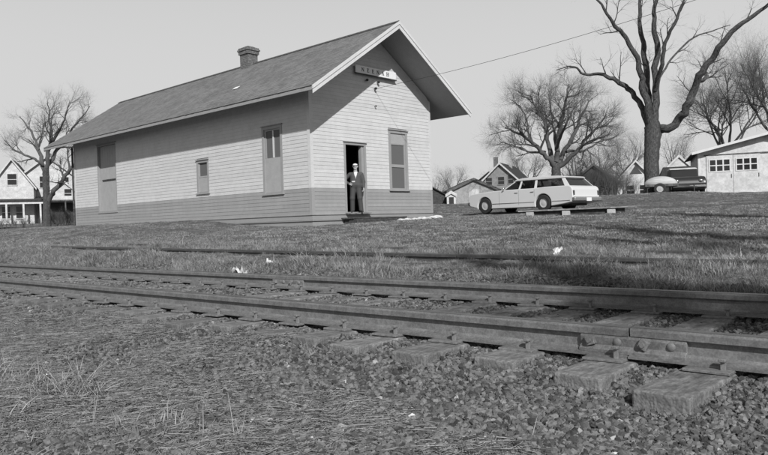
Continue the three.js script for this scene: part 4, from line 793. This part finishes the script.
{ // dark-roofed house behind the old car
  const p = at(684, 192, 58), y = hd(p) - 0.1, top = at(684, 164.5, 58).y - y, h = thing('dark_roofed_house', 'low house with broad dark roof between big tree and garage', 'house', [p.x, y, p.z], faceCam(p) + 0.1);
  part('wall', box(-1.7, 2.6, 0, top - 1.5, -5, 0), M.hDark, h);
  const rf = part('roof', hexa([V(-2.0, top - 1.55, .4), V(3, top - 1.55, .4), V(2.6, top, -2.4), V(-1.4, top, -2.4), V(-2.0, top - 1.6, -5.4), V(3, top - 1.6, -5.4), V(2.6, top - .02, -2.6), V(-1.4, top - .02, -2.6)]), M.roofDark, h);
  const d = new THREE.Group(); d.name = 'dormer'; d.position.set(0, top - .1, -3.4); h.add(d); gabled(d, 1.9, 1.4, .1, .95, M.hWhite, M.roofDark, M.hWhite, [0, 0, 0], .1, ['dormer_wall', 'dormer_roof']);
  windowOn(h.children[0], -.6, .4, .8, .9, .01, M.hGrey); windowOn(h.children[0], 1.2, .4, .8, .9, .01, M.hGrey);
}
{ // big white house at far left
  const p = at(24, 226, 78), y = hd(p) - 0.1, top = at(17, 158, 78).y - y, h = thing('white_farmhouse', 'large white house with steep gable and dark porch at far left', 'house', [p.x, y, p.z], faceCam(p) - 0.1);
  const g = gabled(h, 4.2, 7, top - 3.1, 2.9, M.hWhite, M.roofDark, M.hWhite, [-1.0, 0, 0], .3);
  windowOn(g.wall, -1.0, top - 3.0, .9, 1.2, .01); windowOn(g.wall, -1.7, 1.0, .8, 1.3, .01); windowOn(g.wall, -.3, 1.0, .8, 1.3, .01);
  const m = gabled(h, 6.5, 5, top - 2.2, 2.6, M.hWhite, M.roofGrey, M.hWhite, [2.4, 0, -2.5], .3, ['wing_wall', 'wing_roof']);
  windowOn(m.wall, 2.0, top - 3.2, .9, 1.3, -2.49); windowOn(m.wall, 4.2, top - 3.2, .8, 1.2, -2.49); windowOn(m.wall, 2.2, 1.0, .9, 1.5, -2.49); windowOn(m.wall, 4.2, 1.0, .9, 1.5, -2.49);
  const pr = part('porch_roof', hexa([V(-3.4, 2.75, 1.9), V(5.4, 2.75, 1.9), V(5.4, 3.3, -2.4), V(-3.4, 3.3, -2.4), V(-3.4, 2.9, 1.9), V(5.4, 2.9, 1.9), V(5.4, 3.45, -2.4), V(-3.4, 3.45, -2.4)]), M.roofDark, h);
  part('porch_beam', box(-3.3, 5.3, 2.5, 2.72, 1.65, 1.8), M.hWhite, pr);
  for (let k = 0; k < 6; k++) part('porch_post', box(-3.2 + k * 1.66, -3.02 + k * 1.66, .3, 2.5, 1.65, 1.8), M.hWhite, h);
  part('porch_floor', box(-3.4, 5.4, 0, .35, -2.4, 1.9), M.oldWood, h);
  part('chimney', rbox(2.2, 2.7, top - 1, top + 1.0, -5.2, -4.7, .02), M.brick, h);
  const q = at(62, 226, 74), qy = hd(q) - 0.1, qt = at(62, 181, 74).y - qy, w = thing('porch_house', 'white gabled house with dark open porch behind the depot', 'house', [q.x, qy, q.z], faceCam(q) + 0.1);
  const gg = gabled(w, 3.2, 5, qt - 1.5, 1.4, M.hWhite, M.roofDark, M.hWhite, [.3, 0, 0], .2); windowOn(gg.wall, .7, qt - 1.75, .7, .9, .01);
  part('porch_rail', box(-1.4, 1.9, 2.55, 2.95, 1.5, 1.6), M.hWhite, w); part('porch_deck', box(-1.4, 1.9, 2.4, 2.54, .02, 1.6), M.oldWood, w);
  for (const x of [-1.35, .2, 1.8]) part('porch_post', box(x, x + .12, 0, 2.4, 1.45, 1.57), M.oldWood, w);
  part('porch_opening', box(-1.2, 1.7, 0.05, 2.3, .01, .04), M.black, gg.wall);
}

// ---------------------------------------------------------------- trees
function wander(p, dir, len, n, r, bend, lift) { const pts = [p.clone()], d = dir.clone().normalize(); for (let k = 0; k < n; k++) { d.add(V(r() - .5, r() - .5, r() - .5).multiplyScalar(bend)); d.y += lift; d.normalize(); pts.push(pts[k].clone().addScaledVector(d, len / n)); } return pts; }
function sprout(buf, pts, rad, lvl, P, r) { // children along a limb
  if (lvl >= P.n.length) return;
  const N = Math.round(P.n[lvl] * (0.7 + 0.6 * r())), L0 = pts.reduce((s, q, i) => i ? s + q.distanceTo(pts[i - 1]) : 0, 0);
  for (let k = 0; k < N; k++) {
    const t = lerp(P.from[lvl], 1, Math.pow((k + r()) / N, 0.85)), f = t * (pts.length - 1), i = Math.min(pts.length - 2, Math.floor(f)), p = pts[i].clone().lerp(pts[i + 1], f - i), d = pts[i + 1].clone().sub(pts[i]).normalize();
    const side = V(r() - .5, r() - .5, r() - .5).cross(d).normalize(), a = P.ang[lvl] * (0.6 + 0.8 * r()), nd = d.clone().multiplyScalar(Math.cos(a)).addScaledVector(side, Math.sin(a));
    const len = (P.len[lvl] * (0.55 + 0.8 * r())) * (lvl < 2 ? lerp(1.15, 0.6, t) : 1), r0 = Math.min(lerp(rad[i], rad[i + 1], f - i) * 0.62, P.rad[lvl]);
    const ns = lvl > 2 ? 2 : lvl > 1 ? 3 : 5, q = wander(p, nd, len, ns, r, P.bend, P.lift), rr = q.map((_, j) => lerp(r0, r0 * (lvl > 2 ? 0.4 : 0.3), j / (q.length - 1)));
    tubeInto(buf, q, rr, r0 > 0.06 ? 6 : r0 > 0.02 ? 4 : 3); sprout(buf, q, rr, lvl + 1, P, r);
  }
}
const TREE = { n: [9, 8, 7, 5], from: [.3, .25, .2, .15], ang: [.75, .75, .7, .7], len: [3.2, 1.7, .9, .5], rad: [.11, .045, .02, .011], bend: .42, lift: .05 };
function tree(name, label, base, limbs, seed, P, group, trunkM = M.bark, twigM = M.twig) { // limbs: [[x,y,z,r], ...] in metres about base; the first is the trunk
  const r = makeRng(seed), tb = newBuf(), cb = newBuf();
  limbs.forEach((l, k) => {
    const c = new THREE.CatmullRomCurve3(l.map((q) => V(q[0], q[1], q[2]))), n = Math.max(6, l.length * 5), pts = [], rad = [];
    for (let i = 0; i <= n; i++) { const t = i / n, f = t * (l.length - 1), j = Math.min(l.length - 2, Math.floor(f)); const q = c.getPoint(t), wv = k ? 0.45 * l[j][3] + 0.03 : 0.02; if (i > 0 && i < n) q.add(V(wv * noise2(i * 0.23, k * 3.1 + seed), wv * noise2(i * 0.23 + 40, k * 3.1 + seed), wv * noise2(i * 0.23 + 80, k * 3.1 + seed))); pts.push(q); rad.push(lerp(l[j][3], l[j + 1][3], f - j) * (1 + 0.07 * noise2(i * 0.35 + k * 7, seed))); }
    tubeInto(k ? cb : tb, pts, rad, k ? 8 : 14); if (k) sprout(cb, pts, rad, 0, P, r);
  });
  const o = thing(name, label, 'tree', base.toArray(), 0, group); part('trunk', bufGeo(tb), trunkM, o); part('crown', bufGeo(cb), twigM, o); return o;
}
const sk = (px, py, d0, base) => (x, y, r, dd = 0) => { const q = at(x, y, d0 + dd).sub(base); return [q.x, q.y, q.z, r]; };
{ // the big tree by the garage
  const d = 38, base = at(652, 198, d); base.y = hd(base) - 0.1; const q = sk(0, 0, d, base);
  tree('shade_tree', 'big bare tree with thick forked trunk left of the white garage', base, [
    [q(652, 201, .56), q(652, 190, .44), q(651.5, 165, .38), q(652, 145, .40), q(653, 130, .44), q(653, 121, .3)],
    [q(651, 134, .20), q(645, 117, .17, .2), q(636, 98, .15, .5), q(622, 84, .13, .9), q(604, 75, .10, 1.3), q(585, 74, .07, 1.5), q(572, 66, .045, 1.3), q(556, 70, .02, 1.2)],
    [q(652, 126, .22), q(646, 100, .19, -.2), q(642, 75, .16, -.4), q(630, 45, .13, -.6), q(617, 28, .10, -.9), q(600, 4, .06, -1.2), q(585, -14, .02, -1.2)],
    [q(653, 126, .24), q(648, 95, .20, .8), q(645, 60, .16, 1.2), q(641, 25, .12, 1.4), q(639, -5, .08, 1.8), q(636, -40, .02, 2)],
    [q(654, 124, .22), q(655, 85, .19, .2), q(656, 50, .16, .2), q(654, 12, .12, .1), q(660, -25, .06, 0), q(662, -55, .02, 0)],
    [q(655, 90, .12), q(662, 62, .11, -1), q(668, 36, .09, -1.5), q(680, 10, .07, -2), q(690, -22, .03, -2)],
    [q(656, 132, .25), q(672, 124, .23, -.6), q(684, 112, .21, -1.2), q(692, 95, .2, -1.6), q(703, 70, .17, -2.2), q(722, 42, .14, -3), q(752, 16, .10, -3.6), q(782, -8, .05, -4), q(800, -30, .02, -4.2)],
    [q(698, 82, .11), q(705, 78, .1, .6), q(707, 73, .08, .8)],
    [q(655, 100, .07), q(664, 70, .06, 1.6), q(690, 40, .05, 3), q(730, 25, .025, 4)],
  ], 501, { ...TREE, n: [6, 4, 4, 3], from: [.3, .3, .2, .2], len: [1.4, .9, .6, .4], rad: [.04, .02, .012, .008] }, null, M.bark, M.bark);
}
{ // the wide bare tree behind the wagon
  const d = 62, base = at(556, 194, d); base.y = hd(base) - 0.1; const q = sk(0, 0, d, base);
  tree('wide_tree', 'wide spreading bare tree standing behind the wagon', base, [
    [q(556, 196, .5), q(556, 185, .42), q(556, 172, .4), q(556, 163, .36)],
    [q(556, 168, .24), q(546, 155, .2, -.6), q(534, 145, .17, -1.2), q(522, 135, .12, -1.8), q(505, 128, .06, -2.2)],
    [q(555, 165, .24), q(549, 145, .2, .4), q(545, 125, .15, .8), q(536, 108, .1, 1.2), q(530, 95, .05, 1.2)],
    [q(556, 162, .26), q(558, 140, .2, -.2), q(561, 120, .16, -.4), q(566, 100, .1, -.6), q(569, 84, .04, -.6)],
    [q(557, 165, .24), q(568, 146, .2, 1), q(576, 128, .15, 1.5), q(583, 112, .09, 2), q(592, 98, .04, 2.4)],
    [q(557, 168, .22), q(572, 155, .18, -.8), q(586, 140, .13, -1.4), q(598, 126, .08, -2), q(606, 115, .04, -2)],
    [q(530, 141, .1), q(527, 122, .08, 1), q(521, 108, .05, 2), q(512, 100, .03, 2)],
    [q(556, 150, .14), q(553, 128, .1, 3), q(551, 108, .06, 4), q(548, 92, .03, 4)],
    [q(556, 150, .14), q(564, 128, .1, -3), q(572, 112, .06, -4), q(578, 100, .03, -4)],
    [q(545, 152, .12), q(530, 152, .1, 2), q(516, 146, .07, 3), q(500, 142, .03, 3)],
    [q(566, 152, .12), q(584, 150, .1, 2), q(600, 142, .06, 3), q(612, 138, .03, 3)],
  ], 502, { ...TREE, n: [8, 8, 7, 5], len: [2.4, 1.5, .95, .6], from: [.25, .2, .2, .1] });
}
{ // left tree by the depot's far end
  const d = 58, base = at(47, 227, d); base.y = hd(base) - 0.1; const q = sk(0, 0, d, base);
  tree('leaning_limb_tree', 'bare tree with leaning limb at the depot far corner', base, [
    [q(47, 229, .38), q(47, 215, .3), q(46.5, 195, .27), q(46, 178, .27), q(46, 168, .24)],
    [q(47, 203, .2), q(55, 190, .18, -.4), q(64, 178, .16, -.8), q(72, 168, .13, -1.2), q(80, 156, .06, -1.6)],
    [q(46, 176, .2), q(42, 160, .17, .5), q(38, 146, .13, 1), q(30, 130, .08, 1.4), q(20, 116, .03, 1.6)],
    [q(46, 170, .2), q(49, 152, .17, -.3), q(52, 138, .13, -.5), q(50, 118, .08, -.6), q(48, 102, .03, -.6)],
    [q(47, 168, .18), q(56, 152, .14, .6), q(66, 138, .1, 1), q(78, 122, .06, 1.4), q(90, 106, .03, 1.4)],
    [q(44, 165, .12), q(32, 158, .1, -.6), q(18, 152, .06, -1), q(4, 140, .03, -1)],
    [q(50, 148, .1), q(60, 130, .08, -1), q(66, 114, .05, -2), q(70, 100, .03, -2)],
    [q(52, 148, .1), q(68, 142, .07, 1), q(84, 136, .04, 2), q(98, 128, .02, 2)],
  ], 503, { ...TREE, n: [6, 6, 6, 4], len: [1.9, 1.2, .8, .5], from: [.25, .2, .2, .1] });
}
function standardTree(seed, H, W, P = TREE) { // a symmetric winter tree of height H and crown radius W
  const r = makeRng(seed), L = [[[0, 0, 0, H * .03], [.05, H * .15, 0, H * .024], [0, H * .33, .05, H * .021]]], n = 8;
  for (let k = 0; k < n; k++) { const a = k / n * 6.283 + r(), h0 = H * (.22 + .11 * r()), o = W * (.35 + .65 * r()), ht = H * (.72 + .28 * r()) * (1 - .25 * o / W); L.push([[0, h0, 0, H * .013], [Math.cos(a) * o * .4, lerp(h0, ht, .35), Math.sin(a) * o * .4, H * .010], [Math.cos(a + .2) * o * .75, lerp(h0, ht, .7), Math.sin(a + .2) * o * .75, H * .006], [Math.cos(a + .3) * o, ht, Math.sin(a + .3) * o, H * .002]]); }
  return L;
}
const thin = (L) => L.map((l) => l.map(([x, y, z, r]) => [x, y, z, r * 0.7]));
const scaleP = (k, n) => ({ ...TREE, n, len: TREE.len.map((v) => v * k), rad: TREE.rad.map((v) => v * k * 0.75) });
const farKinds = [
  ['distant_tree', 'hazy round-crowned bare tree past the depot corner', 452, 200, 150, 46, 21, 601, [6, 6, 5, 4]],
  ['distant_tree', 'round bare tree behind the white gable house', 628, 196, 118, 66, 26, 602, [7, 7, 6, 4]],
  ['distant_tree', 'tall bare tree rising behind the white garage', 728, 194, 80, 138, 52, 603, [9, 8, 7, 5]],
  ['distant_tree', 'bare tree at the right edge beyond the garage', 782, 194, 72, 165, 60, 604, [9, 8, 7, 5]],
  ['distant_tree', 'bushy bare tree between wide tree and low shed', 527, 198, 110, 58, 24, 605, [7, 6, 6, 4]],
  ['distant_tree', 'small bare tree between big tree and garage roof', 676, 194, 95, 60, 20, 606, [6, 6, 5, 4]],
  ['distant_tree', 'bare tree behind the dark house and thicket', 598, 196, 105, 62, 26, 607, [7, 6, 6, 4]],
  ['distant_tree', 'bare tree left of the big tree at mid distance', 575, 196, 100, 56, 24, 608, [7, 6, 6, 4]],
];
for (const [n, l, px, py, d, hp, wp, seed, cnt] of farKinds) {
  const b = at(px, py, d); b.y = hd(b) - 0.2; const H = (hp + 8) * d / FOC, Wd = wp * d / FOC;
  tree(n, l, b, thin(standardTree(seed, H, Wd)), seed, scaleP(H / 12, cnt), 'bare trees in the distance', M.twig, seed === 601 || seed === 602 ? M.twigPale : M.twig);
}
{ // brush thickets: dense twigs from the ground
  const thicket = (name, label, px, py, d, w, h, n, seed) => {
    const b = at(px, py, d); b.y = hd(b) - 0.05; const r = makeRng(seed), buf = newBuf(), P = { n: [7, 6, 4], from: [.2, .15, .1], ang: [.6, .7, .7], len: [h * .45, h * .25, h * .15], rad: [.02, .012, .009], bend: .4, lift: .03 };
    for (let k = 0; k < n; k++) { const x = (r() - .5) * w, z = (r() - .5) * w * .4, L = h * (.55 + .5 * r()) * Math.sqrt(Math.max(.15, 1 - Math.pow(2 * x / w, 2))), q = wander(V(x, 0, z), V((r() - .5) * .7, 1, (r() - .5) * .5), L, 5, r, .3, .05), rr = q.map((_, i) => lerp(.03, .008, i / 5)); tubeInto(buf, q, rr, 4); sprout(buf, q, rr, 0, P, r); }
    const o = thing(name, label, 'shrub', b.toArray(), faceCam(b)); part('stems', bufGeo(buf), M.twig, o);
  };
  thicket('brush_thicket', 'dense dark brush in front of the dark house', 592, 196, 64, 5.4, 3.4, 60, 701);
  thicket('brush_thicket', 'dark brush left of the white gable house', 617, 197, 66, 3.8, 2.9, 40, 702);
  thicket('brush_thicket', 'thin brush beside the low pale shed', 534, 200, 75, 3.5, 2.2, 14, 703);
  thicket('hedge', 'dark hedge along the porch at far left', 26, 228, 70, 6.5, 1.1, 40, 704);
  thicket('brush_thicket', 'dark brush under the porch house at left', 64, 227, 66, 2.6, 1.6, 18, 705);
}
{ // the far wood that closes the view: one tree shape, many copies
  const buf = newBuf(), r = makeRng(801); for (const l of standardTree(801, 11, 4.2)) { const pts = l.map((q) => V(q[0], q[1], q[2])), rad = l.map((q) => q[3]); tubeInto(buf, pts, rad, 5); sprout(buf, pts, rad, 0, scaleP(1.15, [5, 5, 5]), r); }
  const list = []; for (let k = 0; k < 190; k++) { const px = -140 + 1080 * r(), d = 150 + 130 * r(), p = at(px, 215, d), s = 0.6 + 0.5 * r(); list.push({ x: p.x, y: ground(p.x, p.z) - .3, z: p.z, sx: s, sy: s * (0.8 + .3 * r()), sz: s, ry: r() * 6.3, l: 1 }); }
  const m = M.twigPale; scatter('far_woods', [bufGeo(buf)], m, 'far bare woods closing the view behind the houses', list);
}
{ // bare tree standing off to the right behind the photographer; its shade falls over the track's right end
  const base = V(14.6, 0, 0.95); base.y = ground(14.6, 0.95) - 0.1;
  tree('trackside_tree', 'bare trackside tree out of frame whose shade crosses the rails', base, [
    [[0, 0, 0, .55], [0, 2, 0, .46], [.1, 4.5, 0, .42], [.0, 7.5, .1, .38]],
    [[0, 5, 0, .3], [-1.2, 7, 1.4, .27], [-2.4, 8.6, 2.9, .26], [-3.0, 9.1, 4.2, .2], [-3.1, 9.2, 4.9, .1]],
    [[-.9, 6.4, .9, .28], [-2.6, 8, 1.6, .28], [-4.5, 9.5, 2.4, .25], [-5.4, 10.6, 2.7, .16], [-6, 11.4, 2.9, .06]], [[-1.4, 7, 1.2, .24], [-3.0, 8.6, 2.4, .24], [-4.0, 9.6, 3.4, .22], [-4.6, 10.4, 4.0, .12]],
    [[0, 5.8, 0, .3], [-1.6, 8, .2, .26], [-3.4, 10, .4, .22], [-4.2, 12, .5, .14], [-4.6, 13.5, .5, .05]],
    [[0, 7, 0, .32], [-.4, 9.5, .5, .3], [-1.0, 12, 1.0, .25], [-1.3, 15.5, 1.4, .2], [-1.4, 19, 1.6, .09]], [[0, 7, 0, .3], [.2, 11.5, -.8, .28], [.1, 16, -1.4, .22], [.1, 20.5, -1.6, .10]], [[0, 6.5, 0, .24], [.6, 9, -1.6, .2], [1.0, 11.6, -3.0, .14], [1.2, 13, -4.2, .06]], [[0, 6, 0, .24], [1.2, 8, 1.4, .18], [2.2, 10.5, 2.2, .08]],
  ], 901, { ...TREE, n: [7, 6, 5], len: [1.5, .9, .5], from: [.2, .2, .2] });
}
renderer.render(scene, camera);
